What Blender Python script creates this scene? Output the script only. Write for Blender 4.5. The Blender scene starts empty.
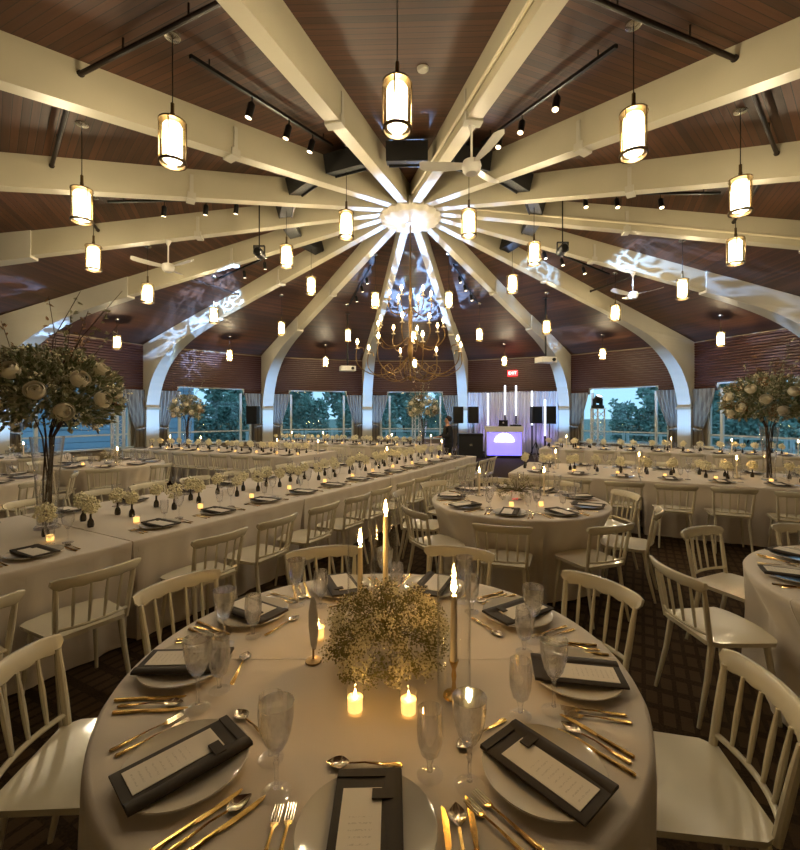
import bpy, math, random
from math import sin, cos, pi, radians as rad, sqrt, atan2, hypot
from mathutils import Vector, Matrix
random.seed(7)
R = random.random
def U(a, b): return a + (b - a) * random.random()

# ------------------------------------------------------------------ camera, world, exposure
scene = bpy.context.scene
col = scene.collection
EYE = 1.69
cam_d = bpy.data.cameras.new('camera')
cam_d.sensor_fit = 'HORIZONTAL'
cam_d.sensor_width = 36.0
cam_d.lens = 36.0 * 443.55 / 800.0
cam_d.shift_x = (400.0 - 405.62) / 800.0
cam_d.shift_y = (413.21 - 425.0) / 800.0
cam_d.clip_start = 0.05
cam_d.clip_end = 400
cam = bpy.data.objects.new('camera', cam_d)
cam.location = (0, 0, EYE)
cam.rotation_euler = (rad(90), 0, 0)
col.objects.link(cam)
scene.camera = cam
scene.view_settings.view_transform = 'Standard'
scene.view_settings.look = 'None'
scene.view_settings.exposure = 1.12
scene.view_settings.gamma = 1.0
scene.view_settings.use_curve_mapping = False
scene.cycles.use_denoising = True
scene.cycles.max_bounces = 8
scene.cycles.transparent_max_bounces = 24
scene.cycles.caustics_reflective = False
scene.cycles.caustics_refractive = False
scene.cycles.sample_clamp_indirect = 4.0

def lin(c):
    return tuple(((x / 12.92) if x <= 0.04045 else ((x + 0.055) / 1.055) ** 2.4) for x in (v / 255.0 for v in c))

world = bpy.data.worlds.new('dusk_sky')
scene.world = world
world.use_nodes = True
wn = world.node_tree.nodes
wl = world.node_tree.links
wn['Background'].inputs['Color'].default_value = (*lin((146, 180, 202)), 1)
wn['Background'].inputs['Strength'].default_value = 1.15

PENDANT = 185.0         # emission of the bulbs inside the frosted lantern cylinders
FLAME = 110.0
UPLIGHT = 230.0
GOBO = 2000.0

# ------------------------------------------------------------------ the hall's plan
HX, HY, PHI = 0.0957, 9.159, 0.0298
def polar(a_deg, r, xl=0.0):
    """point in the hall at compass angle a (0 = straight ahead), radius r, sideways xl"""
    a = rad(a_deg) + PHI
    return HX + r * sin(a) + xl * cos(a), HY + r * cos(a) - xl * sin(a)
def bayrot(a_deg): return -(rad(a_deg) + PHI)
SL = 0.1934
def beam_z(r): return 5.85 - SL * r
SC = 0.1968
def ceil_z(yl): return 6.29 - SC * yl
TAN = math.tan(rad(11.25))

# ------------------------------------------------------------------ materials
MATS = {}
def newmat(name):
    m = bpy.data.materials.new(name)
    m.use_nodes = True
    MATS[name] = m
    return m, m.node_tree.nodes, m.node_tree.links, m.node_tree.nodes['Principled BSDF']
def mat(name, rgb, rough=0.5, metal=0.0, spec=0.5, coat=0.0, emit=None, estr=0.0, noise=None, bump=None, sheen=0.0, trans=0.0, alpha=1.0, sub=0.0):
    m, n, l, b = newmat(name)
    c = lin(rgb)
    b.inputs['Base Color'].default_value = (*c, 1)
    b.inputs['Roughness'].default_value = rough
    b.inputs['Metallic'].default_value = metal
    b.inputs['Specular IOR Level'].default_value = spec
    b.inputs['Coat Weight'].default_value = coat
    b.inputs['Coat Roughness'].default_value = 0.08
    b.inputs['Sheen Weight'].default_value = sheen
    b.inputs['Transmission Weight'].default_value = trans
    b.inputs['Alpha'].default_value = alpha
    if emit:
        b.inputs['Emission Color'].default_value = (*lin(emit), 1)
        b.inputs['Emission Strength'].default_value = estr
    if noise or bump:
        tc = n.new('ShaderNodeTexCoord')
    if noise:                                  # (scale, amount)
        t = n.new('ShaderNodeTexNoise'); t.inputs['Scale'].default_value = noise[0]; t.inputs['Detail'].default_value = 4
        l.new(tc.outputs['Object'], t.inputs['Vector'])
        mx = n.new('ShaderNodeMix'); mx.data_type = 'RGBA'
        mx.inputs[6].default_value = (*[v * (1 - noise[1]) for v in c], 1)
        mx.inputs[7].default_value = (*[min(1, v * (1 + noise[1])) for v in c], 1)
        l.new(t.outputs['Fac'], mx.inputs[0]); l.new(mx.outputs[2], b.inputs['Base Color'])
    if bump:                                   # (scale, strength)
        t = n.new('ShaderNodeTexNoise'); t.inputs['Scale'].default_value = bump[0]; t.inputs['Detail'].default_value = 3
        l.new(tc.outputs['Object'], t.inputs['Vector'])
        bp = n.new('ShaderNodeBump'); bp.inputs['Strength'].default_value = bump[1]; bp.inputs['Distance'].default_value = 0.01
        l.new(t.outputs['Fac'], bp.inputs['Height']); l.new(bp.outputs[0], b.inputs['Normal'])
    return m

def glassmat(name, tint=(255, 255, 255), base=0.04, edge=0.55, rough=0.02, refr=0.0, power=4.0):
    """thin glass: Fresnel mix of clear transmission and mirror reflection, with a share of refraction"""
    m, n, l, b = newmat(name)
    n.remove(b)
    out = n['Material Output']
    tr = n.new('ShaderNodeBsdfTransparent'); tr.inputs[0].default_value = (*lin(tint), 1)
    gl = n.new('ShaderNodeBsdfGlossy'); gl.inputs['Roughness'].default_value = rough
    lw = n.new('ShaderNodeLayerWeight'); lw.inputs['Blend'].default_value = 0.5
    pw = n.new('ShaderNodeMath'); pw.operation = 'POWER'; pw.inputs[1].default_value = power; l.new(lw.outputs['Facing'], pw.inputs[0])
    mr = n.new('ShaderNodeMapRange'); mr.inputs['To Min'].default_value = base; mr.inputs['To Max'].default_value = edge
    l.new(pw.outputs[0], mr.inputs['Value'])
    first = tr
    if refr > 0:
        rg = n.new('ShaderNodeBsdfGlass'); rg.inputs['IOR'].default_value = 1.38; rg.inputs['Roughness'].default_value = rough
        m0 = n.new('ShaderNodeMixShader'); m0.inputs[0].default_value = refr
        l.new(tr.outputs[0], m0.inputs[1]); l.new(rg.outputs[0], m0.inputs[2]); first = m0
    mx = n.new('ShaderNodeMixShader')
    l.new(mr.outputs[0], mx.inputs[0]); l.new(first.outputs[0], mx.inputs[1]); l.new(gl.outputs[0], mx.inputs[2])
    l.new(mx.outputs[0], out.inputs['Surface'])
    return m

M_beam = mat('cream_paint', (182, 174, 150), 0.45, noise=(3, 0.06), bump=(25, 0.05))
M_knee = mat('cream_paint_knee', (190, 185, 170), 0.45, noise=(3, 0.05))
M_wall = mat('wall_plaster', (150, 135, 112), 0.8, noise=(4, 0.1))
M_black = mat('black_metal', (16, 15, 15), 0.4, 0.3)
M_blackbox = mat('black_cabinet', (20, 19, 19), 0.55, bump=(300, 0.2))
M_bronze = mat('bronze_metal', (92, 76, 52), 0.35, 0.9)
M_chrome = mat('nickel', (190, 185, 175), 0.25, 1.0)
M_white_paint = mat('white_enamel', (226, 222, 212), 0.35)
M_pipe = mat('pipe_dark', (40, 28, 22), 0.5, 0.2)
M_conduit = mat('conduit_cream', (214, 205, 176), 0.4)
M_core = mat('lantern_bulb', (255, 250, 235), 0.6, emit=(255, 243, 234), estr=PENDANT)
def frosted():
    m, n, l, b = newmat('frosted_lamp_glass')
    b.inputs['Base Color'].default_value = (*lin((250, 240, 200)), 1); b.inputs['Roughness'].default_value = .5
    b.inputs['Emission Color'].default_value = (*lin((255, 232, 160)), 1); b.inputs['Emission Strength'].default_value = 1.2
    tr = n.new('ShaderNodeBsdfTransparent'); tr.inputs[0].default_value = (1, .98, .9, 1)
    mx = n.new('ShaderNodeMixShader'); mx.inputs[0].default_value = .6
    l.new(b.outputs[0], mx.inputs[1]); l.new(tr.outputs[0], mx.inputs[2]); l.new(mx.outputs[0], n['Material Output'].inputs['Surface'])
    return m
M_diff = frosted()
M_lampglass = glassmat('lantern_glass', (255, 251, 236), 0.03, 0.3)
M_cloth = mat('tablecloth_linen', (219, 208, 194), 0.85, sheen=0.2, noise=(2.2, 0.05), bump=(420, 0.12))
def add_crease(m):
    n, l = m.node_tree.nodes, m.node_tree.links
    bp = [q for q in n if q.type == 'BUMP'][0]
    tc = [q for q in n if q.type == 'TEX_COORD'][0]
    sp = n.new('ShaderNodeSeparateXYZ'); l.new(tc.outputs['Object'], sp.inputs[0])
    ab = n.new('ShaderNodeMath'); ab.operation = 'ABSOLUTE'; l.new(sp.outputs['Y'], ab.inputs[0])
    mr = n.new('ShaderNodeMapRange'); mr.inputs['From Max'].default_value = .006; mr.inputs['To Min'].default_value = 1.0; mr.inputs['To Max'].default_value = 0.0; l.new(ab.outputs[0], mr.inputs['Value'])
    b2 = n.new('ShaderNodeBump'); b2.inputs['Strength'].default_value = .7; b2.inputs['Distance'].default_value = .004
    l.new(mr.outputs[0], b2.inputs['Height']); l.new(b2.outputs[0], bp.inputs['Normal'])
add_crease(M_cloth)
M_chair = mat('ivory_resin', (224, 216, 192), 0.22, coat=0.5)
M_plate = mat('porcelain_ivory', (216, 210, 198), 0.12, coat=0.8)
M_nap = mat('charcoal_satin_napkin', (60, 52, 44), 0.65, spec=0.2, noise=(18, 0.12), bump=(500, 0.1))
M_gold = mat('brushed_gold', (222, 182, 110), 0.17, 1.0)
M_goldd = mat('dull_gold', (150, 122, 80), 0.35, 1.0)
M_silver = mat('polished_bowl', (205, 190, 165), 0.14, 1.0)
M_glass = glassmat('crystal_glass', (255, 255, 255), 0.04, 1.0, 0.015, refr=0.36)
M_foot = glassmat('crystal_foot', (255, 255, 255), 0.05, 1.0, 0.03)
M_vase = glassmat('vase_glass', (255, 255, 255), 0.07, 1.0, 0.03, power=2.5)
M_thin = glassmat('hurricane_glass', (255, 255, 254), 0.02, 1.0, 0.01)
M_water = glassmat('water', (254, 254, 255), 0.02, 0.5, 0.0)
M_farglass = glassmat('table_glass', (254, 254, 255), 0.07, 1.0, 0.05, power=2.5)
M_wax = mat('ivory_wax', (255, 240, 214), 0.5)
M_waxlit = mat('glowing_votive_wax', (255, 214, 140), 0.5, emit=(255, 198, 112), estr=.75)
M_flame = mat('candle_flame', (255, 200, 110), 0.5, emit=(255, 196, 112), estr=FLAME)
M_stem = mat('olive_stem', (96, 88, 48), 0.7)
M_breath = mat('babys_breath_white', (226, 218, 186), 0.7, noise=(40, 0.25))
M_breathg = mat('babys_breath_bud', (124, 118, 74), 0.7, noise=(60, 0.3))
M_leaf = mat('foliage_green', (118, 126, 94), 0.6, noise=(9, 0.4))
M_leaf2 = mat('foliage_olive', (168, 166, 138), 0.6, noise=(9, 0.35))
M_rust = mat('foliage_rust', (150, 116, 82), 0.65, noise=(9, 0.3))
M_rose = mat('rose_ivory', (250, 243, 224), 0.55)
M_branch = mat('bark_brown', (64, 44, 30), 0.8)
M_puff = mat('cream_blossom', (244, 232, 200), 0.7, noise=(60, 0.2))
M_budvase = mat('smoked_bud_vase', (52, 46, 38), 0.15, coat=0.5)
M_rubber = mat('rubber_dark', (24, 22, 20), 0.8)
M_curtain = None
M_lens = mat('spot_lens', (250, 240, 220), 0.3, emit=(255, 226, 180), estr=3.0)
M_bulb = mat('candelabra_bulb', (255, 220, 160), 0.3, emit=(255, 214, 150), estr=16.0)
M_led = mat('led_tube_white', (240, 246, 255), 0.4, emit=(226, 240, 255), estr=1.6)
M_redled = mat('exit_red', (220, 30, 30), 0.4, emit=(255, 40, 48), estr=2.2)
M_exitface = mat('exit_letters', (255, 220, 215), 0.4, emit=(255, 190, 185), estr=2.5)
M_dj = mat('dj_facade_lit', (170, 160, 235), 0.6, emit=(92, 84, 235), estr=1.3)  # purple glow on the booth front put into the panel's own emission
M_djglow = mat('dj_glow_white', (255, 255, 255), 0.6, emit=(236, 240, 255), estr=4.0)  # white glow on the booth front, put in as emission
M_truss = mat('white_truss', (214, 220, 224), 0.4, 0.2)
M_suit = mat('black_suit', (15, 14, 16), 0.75)
M_skin = mat('skin', (196, 146, 116), 0.5)
M_hair = mat('dark_hair', (36, 26, 20), 0.6)
M_shirt = mat('white_shirt', (220, 216, 208), 0.7)
M_wood = mat('table_plywood', (120, 90, 60), 0.6, noise=(6, 0.2))
M_frame = mat('window_frame_paint', (206, 212, 210), 0.45)
M_pane = glassmat('window_pane', (236, 246, 250), 0.03, 0.35, 0.0)
M_lawn = mat('lawn_dusk', (96, 116, 106), 0.9, noise=(0.7, 0.25))
M_deck = mat('terrace_paving', (120, 128, 130), 0.8, noise=(1.5, 0.15))
M_treeleaf = mat('tree_foliage', (126, 158, 148), 0.8, noise=(0.9, 0.45))
M_trunk = mat('tree_bark', (70, 56, 46), 0.9)
M_siding = mat('blue_siding', (150, 176, 198), 0.7, noise=(2, 0.08))
M_fence = mat('white_railing', (190, 204, 208), 0.6)
M_tent = mat('marquee_canvas', (200, 214, 222), 0.7)
M_fabric_hub = mat('hub_swag_fabric', (236, 230, 216), 0.6, sheen=0.3)
M_crystal = glassmat('crystal_drop', (255, 252, 244), 0.1, 0.8, 0.02)

def ceiling_mat():
    m, n, l, b = newmat('ceiling_boards')
    tc = n.new('ShaderNodeTexCoord'); sp = n.new('ShaderNodeSeparateXYZ'); l.new(tc.outputs['Object'], sp.inputs[0])
    def math_(op, a=None, bb=None, c=None):
        q = n.new('ShaderNodeMath'); q.operation = op
        for i, v in enumerate((a, bb, c)):
            if v is None: continue
            if isinstance(v, (int, float)): q.inputs[i].default_value = v
            else: l.new(v, q.inputs[i])
        return q.outputs[0]
    BW = 0.082
    k = math_('DIVIDE', sp.outputs['Y'], BW)
    idx = math_('FLOOR', k)
    fr = math_('FRACT', k)
    oi = n.new('ShaderNodeObjectInfo')
    seed = math_('MULTIPLY_ADD', oi.outputs['Random'], 91.0, idx)
    wn_ = n.new('ShaderNodeTexWhiteNoise'); wn_.noise_dimensions = '1D'; l.new(seed, wn_.inputs['W'])
    # grain along the board
    cb = n.new('ShaderNodeCombineXYZ')
    l.new(math_('MULTIPLY', sp.outputs['X'], 0.9), cb.inputs[0]); l.new(math_('MULTIPLY', sp.outputs['Y'], 26.0), cb.inputs[1]); l.new(seed, cb.inputs[2])
    nz = n.new('ShaderNodeTexNoise'); nz.inputs['Scale'].default_value = 1.0; nz.inputs['Detail'].default_value = 5; l.new(cb.outputs[0], nz.inputs['Vector'])
    v = math_('MULTIPLY_ADD', wn_.outputs['Value'], 0.55, math_('MULTIPLY', nz.outputs['Fac'], 0.6))
    cr = n.new('ShaderNodeValToRGB')
    cr.color_ramp.elements[0].position = 0.12; cr.color_ramp.elements[0].color = (*lin((44, 26, 18)), 1)
    cr.color_ramp.elements[1].position = 0.95; cr.color_ramp.elements[1].color = (*lin((96, 59, 38)), 1)
    l.new(v, cr.inputs[0])
    groove = math_('LESS_THAN', fr, 0.09)
    mx = n.new('ShaderNodeMix'); mx.data_type = 'RGBA'; l.new(groove, mx.inputs[0]); l.new(cr.outputs[0], mx.inputs[6]); mx.inputs[7].default_value = (*lin((34, 21, 15)), 1)
    l.new(mx.outputs[2], b.inputs['Base Color'])
    b.inputs['Roughness'].default_value = 0.55
    bp = n.new('ShaderNodeBump'); bp.inputs['Strength'].default_value = 0.6; bp.inputs['Distance'].default_value = 0.01
    l.new(math_('SUBTRACT', math_('MULTIPLY', nz.outputs['Fac'], 0.25), groove), bp.inputs['Height']); l.new(bp.outputs[0], b.inputs['Normal'])
    return m
M_ceil = ceiling_mat()
M_slat = mat('fascia_slat', (74, 40, 30), 0.5, noise=(5, 0.18))

def carpet_mat():
    m, n, l, b = newmat('carpet_lattice')
    tc = n.new('ShaderNodeTexCoord')
    mp = n.new('ShaderNodeMapping'); l.new(tc.outputs['Object'], mp.inputs['Vector']); mp.inputs['Rotation'].default_value = (0, 0, rad(28))
    sp = n.new('ShaderNodeSeparateXYZ'); l.new(mp.outputs[0], sp.inputs[0])
    def w(axis, scale):
        q = n.new('ShaderNodeMath'); q.operation = 'MULTIPLY'; q.inputs[1].default_value = scale; l.new(sp.outputs[axis], q.inputs[0])
        f = n.new('ShaderNodeMath'); f.operation = 'FRACT'; l.new(q.outputs[0], f.inputs[0])
        g = n.new('ShaderNodeMath'); g.operation = 'LESS_THAN'; g.inputs[1].default_value = 0.3; l.new(f.outputs[0], g.inputs[0])
        return g.outputs[0]
    a, c = w('X', 12.0), w('Y', 5.5)
    mxm = n.new('ShaderNodeMath'); mxm.operation = 'MAXIMUM'; l.new(a, mxm.inputs[0]); l.new(c, mxm.inputs[1])
    nz = n.new('ShaderNodeTexNoise'); nz.inputs['Scale'].default_value = 90; l.new(tc.outputs['Object'], nz.inputs['Vector'])
    ad = n.new('ShaderNodeMath'); ad.operation = 'MULTIPLY'; l.new(mxm.outputs[0], ad.inputs[0]); l.new(nz.outputs['Fac'], ad.inputs[1])
    mx = n.new('ShaderNodeMix'); mx.data_type = 'RGBA'; l.new(ad.outputs[0], mx.inputs[0])
    mx.inputs[6].default_value = (*lin((76, 60, 42)), 1); mx.inputs[7].default_value = (*lin((18, 13, 10)), 1)
    l.new(mx.outputs[2], b.inputs['Base Color'])
    b.inputs['Roughness'].default_value = 0.95; b.inputs['Specular IOR Level'].default_value = 0.1
    bp = n.new('ShaderNodeBump'); bp.inputs['Strength'].default_value = 0.5; bp.inputs['Distance'].default_value = 0.008
    l.new(nz.outputs['Fac'], bp.inputs['Height']); l.new(bp.outputs[0], b.inputs['Normal'])
    return m
M_carpet = carpet_mat()

def curtain_mat(name, c1, c2, scale):
    m, n, l, b = newmat(name)
    tc = n.new('ShaderNodeTexCoord')
    wv = n.new('ShaderNodeTexWave'); wv.inputs['Scale'].default_value = scale; wv.inputs['Distortion'].default_value = 1.5; wv.inputs['Detail Scale'].default_value = 2
    l.new(tc.outputs['Object'], wv.inputs['Vector'])
    mx = n.new('ShaderNodeMix'); mx.data_type = 'RGBA'; l.new(wv.outputs['Fac'], mx.inputs[0])
    mx.inputs[6].default_value = (*lin(c1), 1); mx.inputs[7].default_value = (*lin(c2), 1)
    l.new(mx.outputs[2], b.inputs['Base Color']); b.inputs['Roughness'].default_value = 0.85; b.inputs['Sheen Weight'].default_value = 0.3
    return m
M_curtain = curtain_mat('curtain_taupe_stripe', (150, 138, 114), (110, 96, 78), 2.2)
M_drape = curtain_mat('sheer_white_drape', (206, 204, 206), (186, 184, 190), 1.2)

def menu_mat():
    """ivory card; lines of small illegible script running across it (flat print)"""
    m, n, l, b = newmat('menu_card_print')
    tc = n.new('ShaderNodeTexCoord'); sp = n.new('ShaderNodeSeparateXYZ'); l.new(tc.outputs['Object'], sp.inputs[0])
    def M(op, a, bb=None):
        q = n.new('ShaderNodeMath'); q.operation = op
        for i, v in enumerate((a, bb)):
            if v is None: continue
            if isinstance(v, (int, float)): q.inputs[i].default_value = v
            else: l.new(v, q.inputs[i])
        return q.outputs[0]
    fy = M('FRACT', M('MULTIPLY', sp.outputs['Y'], 62.0))
    line = M('LESS_THAN', fy, 0.26)
    inside = M('LESS_THAN', M('ABSOLUTE', sp.outputs['X']), 0.026)
    low = M('LESS_THAN', sp.outputs['Y'], 0.035)
    nz = n.new('ShaderNodeTexNoise'); nz.inputs['Scale'].default_value = 260; l.new(tc.outputs['Object'], nz.inputs['Vector'])
    ink = M('MULTIPLY', M('MULTIPLY', M('MULTIPLY', line, inside), low), M('GREATER_THAN', nz.outputs['Fac'], 0.5))
    mx = n.new('ShaderNodeMix'); mx.data_type = 'RGBA'; l.new(M('MULTIPLY', ink, 0.28), mx.inputs[0])
    mx.inputs[6].default_value = (*lin((226, 218, 204)), 1); mx.inputs[7].default_value = (*lin((110, 96, 84)), 1)
    l.new(mx.outputs[2], b.inputs['Base Color']); b.inputs['Roughness'].default_value = 0.7
    return m
M_menu = menu_mat()

# ------------------------------------------------------------------ mesh builder
class MB:
    def __init__(s): s.v = []; s.f = []
    def add(s, vs, fs):
        o = len(s.v); s.v += [tuple(p) for p in vs]; s.f += [tuple(i + o for i in q) for q in fs]; return s
    def box(s, c, d, M=None):
        x, y, z = c; a, b, h = d[0] / 2, d[1] / 2, d[2] / 2
        vs = [Vector((i * a, j * b, k * h)) for k in (-1, 1) for j in (-1, 1) for i in (-1, 1)]
        if M is not None: vs = [M @ p for p in vs]
        vs = [(p[0] + x, p[1] + y, p[2] + z) for p in vs]
        return s.add(vs, [(0, 2, 3, 1), (4, 5, 7, 6), (0, 1, 5, 4), (2, 6, 7, 3), (0, 4, 6, 2), (1, 3, 7, 5)])
    def lathe(s, prof, n=24, c=(0, 0, 0), mod=None, sx=1, sy=1, close=False):
        vs = []; fs = []
        for (r, z) in prof:
            for k in range(n):
                a = 2 * pi * k / n
                q = r * (mod(a, z) if mod else 1)
                vs.append((c[0] + q * cos(a) * sx, c[1] + q * sin(a) * sy, c[2] + z))
        m = len(prof)
        for i in range(m - 1 + (1 if close else 0)):
            j = (i + 1) % m
            for k in range(n):
                k2 = (k + 1) % n
                fs.append((i * n + k, i * n + k2, j * n + k2, j * n + k))
        if not close:
            if prof[0][0] > 1e-6: fs.append(tuple(reversed(range(n))))
            if prof[-1][0] > 1e-6: fs.append(tuple(range((m - 1) * n, m * n)))
        return s.add(vs, fs)
    def tube(s, pts, rads, n=8, cap=True):
        pts = [Vector(p) for p in pts]
        if isinstance(rads, (int, float)): rads = [rads] * len(pts)
        vs = []; fs = []
        prev = None
        for i, p in enumerate(pts):
            t = (pts[min(i + 1, len(pts) - 1)] - pts[max(i - 1, 0)])
            t = t.normalized() if t.length > 1e-9 else Vector((0, 0, 1))
            if prev is None:
                u = t.orthogonal().normalized()
            else:
                u = prev - t * prev.dot(t)
                u = u.normalized() if u.length > 1e-6 else t.orthogonal().normalized()
            prev = u
            w = t.cross(u)
            for k in range(n):
                a = 2 * pi * k / n
                vs.append(tuple(p + (u * cos(a) + w * sin(a)) * rads[i]))
        for i in range(len(pts) - 1):
            for k in range(n):
                k2 = (k + 1) % n
                fs.append((i * n + k, i * n + k2, (i + 1) * n + k2, (i + 1) * n + k))
        if cap:
            fs.append(tuple(reversed(range(n)))); fs.append(tuple(range((len(pts) - 1) * n, len(pts) * n)))
        return s.add(vs, fs)
    def prism(s, poly, lo, hi, axis='x'):
        """poly: list of 2-D points; extruded along axis from lo to hi"""
        def P(a, b, t):
            return {'x': (t, a, b), 'y': (a, t, b), 'z': (a, b, t)}[axis]
        n = len(poly)
        vs = [P(a, b, lo) for a, b in poly] + [P(a, b, hi) for a, b in poly]
        fs = [tuple(reversed(range(n))), tuple(range(n, 2 * n))]
        fs += [(i, (i + 1) % n, n + (i + 1) % n, n + i) for i in range(n)]
        return s.add(vs, fs)
    def grid(s, rows, thick=None, closed=False):
        """rows: list of lists of points"""
        m = len(rows); n = len(rows[0]); vs = [p for r in rows for p in r]
        fs = []
        for i in range(m - 1):
            for k in range(n if closed else n - 1):
                k2 = (k + 1) % n
                fs.append((i * n + k, i * n + k2, (i + 1) * n + k2, (i + 1) * n + k))
        return s.add(vs, fs)
    def mesh(s, name, m, smooth=True, solid=0.0, angle=35):
        me = bpy.data.meshes.new(name)
        me.from_pydata(s.v, [], s.f)
        me.validate()
        me.materials.append(m)
        if smooth:
            me.shade_smooth()
            try: me.set_sharp_from_angle(angle=rad(angle))
            except Exception: pass
        return me

def tag(o, label=None, cat=None, group=None, kind=None):
    if label: o['label'] = label
    if cat: o['category'] = cat
    if group: o['group'] = group
    if kind: o['kind'] = kind
    return o
def link(o): col.objects.link(o); return o
def obj(name, me, parent=None, loc=(0, 0, 0), rz=0.0):
    o = bpy.data.objects.new(name, me)
    o.location = loc; o.rotation_euler = (0, 0, rz)
    if parent: o.parent = parent
    return link(o)
def empty(name, loc=(0, 0, 0), rz=0.0):
    o = bpy.data.objects.new(name, None); o.location = loc; o.rotation_euler = (0, 0, rz); o.empty_display_size = 0.05
    return link(o)
# a kind of thing: list of parts (name, mesh, [sub-parts (name, mesh)], kind); spawn() makes one individual that shares the meshes
GLASSY = ('wine_glass', 'water_goblet', 'hurricane_candle', 'votive_candle', 'tall_arrangement', 'flower_bowl')
def spawn(name, parts, loc, rz, label, cat, group=None, kind=None):
    if name in GLASSY: loc = (loc[0], loc[1], loc[2] + .0015)        # clear feet rest a hair above the weave
    if len(parts) == 1 and not (len(parts[0]) > 2 and parts[0][2]):
        o = obj(name, parts[0][1], None, loc, rz)
    else:
        o = empty(name, loc, rz)
        for p in parts:
            c = obj(p[0], p[1], o)
            if len(p) > 3 and p[3]: c['kind'] = p[3]
            if len(p) > 4 and p[4]: c['label'] = p[4]
            for q in (p[2] if len(p) > 2 and p[2] else []):
                obj(q[0], q[1], c)
    return tag(o, label, cat, group, kind)
BAYN = ['', 'one bay', 'two bays', 'three bays', 'four bays', 'five bays', 'six bays', 'seven bays', 'eight bays']
def bay_name(a):
    k = round((a - 22.5) / 22.5) % 16
    if k == 0: return 'in the DJ drape bay'
    return '%s %s from the DJ drape' % (BAYN[k if k <= 8 else 16 - k], 'clockwise' if k <= 8 else 'counterclockwise')
def structure(name, me, parent=None, loc=(0, 0, 0), rz=0.0):
    o = obj(name, me, parent, loc, rz)
    if parent is None: o['kind'] = 'structure'
    return o

# ================================================================== THE SETTING
# floor: a disc of carpet
mb = MB(); N = 64
mb.add([(HX + 12.2 * cos(2 * pi * k / N), HY + 12.2 * sin(2 * pi * k / N), 0.0) for k in range(N)], [tuple(range(N))])
structure('floor', mb.mesh('floor', M_carpet, False))

COMPASS = ['north', 'north_northeast', 'northeast', 'east_northeast', 'east', 'east_southeast', 'southeast', 'south_southeast', 'south',
           'south_southwest', 'southwest', 'west_southwest', 'west', 'west_northwest', 'northwest', 'north_northwest']
# ceiling: sixteen sloping triangles of tangential boards (material carries the narrow boards)
ceil_me = MB().add([(0, 0, ceil_z(0)), (-11.8 * TAN, 11.8, ceil_z(11.8)), (11.8 * TAN, 11.8, ceil_z(11.8)),
                    (0, 0, ceil_z(0) + .12), (-11.8 * TAN, 11.8, ceil_z(11.8) + .12), (11.8 * TAN, 11.8, ceil_z(11.8) + .12)],
                   [(0, 1, 2), (3, 5, 4), (1, 4, 5, 2)]).mesh('ceiling_panel', M_ceil, False)
ceiling = empty('ceiling', (HX, HY, 0)); ceiling['kind'] = 'structure'
for i in range(16):
    obj('ceiling_panel', ceil_me, ceiling, (0, 0, 0), bayrot(i * 22.5))

# walls -------------------------------------------------------------
AP = 11.13                       # apothem of the wall
HALF = AP * TAN
WW, WZ0, WZ1, WZ2 = 1.62, 0.52, 2.44, 2.68       # window half width, sill, outer head, raised head
def wall_window_mesh():
    mb = MB()
    t = 0.14
    mb.box((0, AP + t / 2, WZ0 / 2), (2 * HALF + .2, t, WZ0))
    for sgn in (-1, 1):
        w = HALF + .1 - WW
        mb.box((sgn * (WW + w / 2), AP + t / 2, (WZ0 + WZ1) / 2), (w, t, WZ1 - WZ0))
    mb.box((0, AP + t / 2, (WZ2 + 4.3) / 2), (2 * HALF + .2, t, 4.3 - WZ2))
    for sgn in (-1, 1):
        w = HALF + .1 - 1.28
        mb.box((sgn * (1.28 + w / 2), AP + t / 2, (WZ1 + WZ2) / 2), (w, t, WZ2 - WZ1))
    return mb.mesh('wall', M_wall, False)
wall_win = wall_window_mesh()
wall_plain = MB().box((0, AP + .07, 2.15), (2 * HALF + .2, .14, 4.3)).mesh('wall', M_wall, False)
# fascia: thin horizontal slats that step proud of one another above the windows
SLAT_N = 19
def slat_mesh(x0, x1, zc, h):
    poly = [(AP - .055, zc - h * .46), (AP - .085, zc - h * .30), (AP - .085, zc + h * .30), (AP - .055, zc + h * .46), (AP, zc + h * .46), (AP, zc - h * .46)]
    return MB().prism(poly, x0, x1, 'x').mesh('slat', M_slat, False)
fas_z0, fas_z1 = 2.42, 4.06
SH = (fas_z1 - fas_z0) / SLAT_N
SLATS = []
for k in range(SLAT_N):
    zc = fas_z0 + SH * (k + .5)
    if zc < WZ2 + .03:
        SLATS.append(slat_mesh(-HALF, -1.27, zc, SH)); SLATS.append(slat_mesh(1.27, HALF, zc, SH))
    else:
        SLATS.append(slat_mesh(-HALF, HALF, zc, SH))
def arch_outline():
    """inner edge of the window: straight sides, head raised in the middle with rounded shoulders"""
    pts = [(-WW, WZ0), (-WW, WZ1)]
    pts += [(-1.40, WZ1)]
    pts += [(-1.40 + .14 * sin(t * pi / 2), WZ1 + .04 + .16 * (1 - cos(t * pi / 2))) for t in (0, .35, .7, 1)]
    pts += [(-1.24, WZ2 - .03), (-1.16, WZ2)]
    return pts + [(-x, z) for x, z in reversed(pts)]
def frame_meshes():
    out = []
    o = arch_outline()
    head = MB().tube([(x, AP + .01, z) for x, z in o[1:-1]], .045, 6).mesh('head_trim', M_frame)
    out.append(('head_trim', head))
    out.append(('window_sill', MB().box((0, AP - .03, WZ0 + .02), (2 * WW + .2, .24, .05)).mesh('window_sill', M_frame, False)))
    for x in (-1.56, -1.16, 1.16, 1.56):
        out.append(('mullion', MB().box((x, AP + .07, (WZ0 + WZ1 + .05) / 2), (.085, .09, WZ1 + .05 - WZ0)).mesh('mullion', M_frame, False)))
    out.append(('transom', MB().box((0, AP + .07, .98), (3.1, .05, .05)).mesh('transom', M_frame, False)))
    return out
FRAME = frame_meshes()
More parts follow.
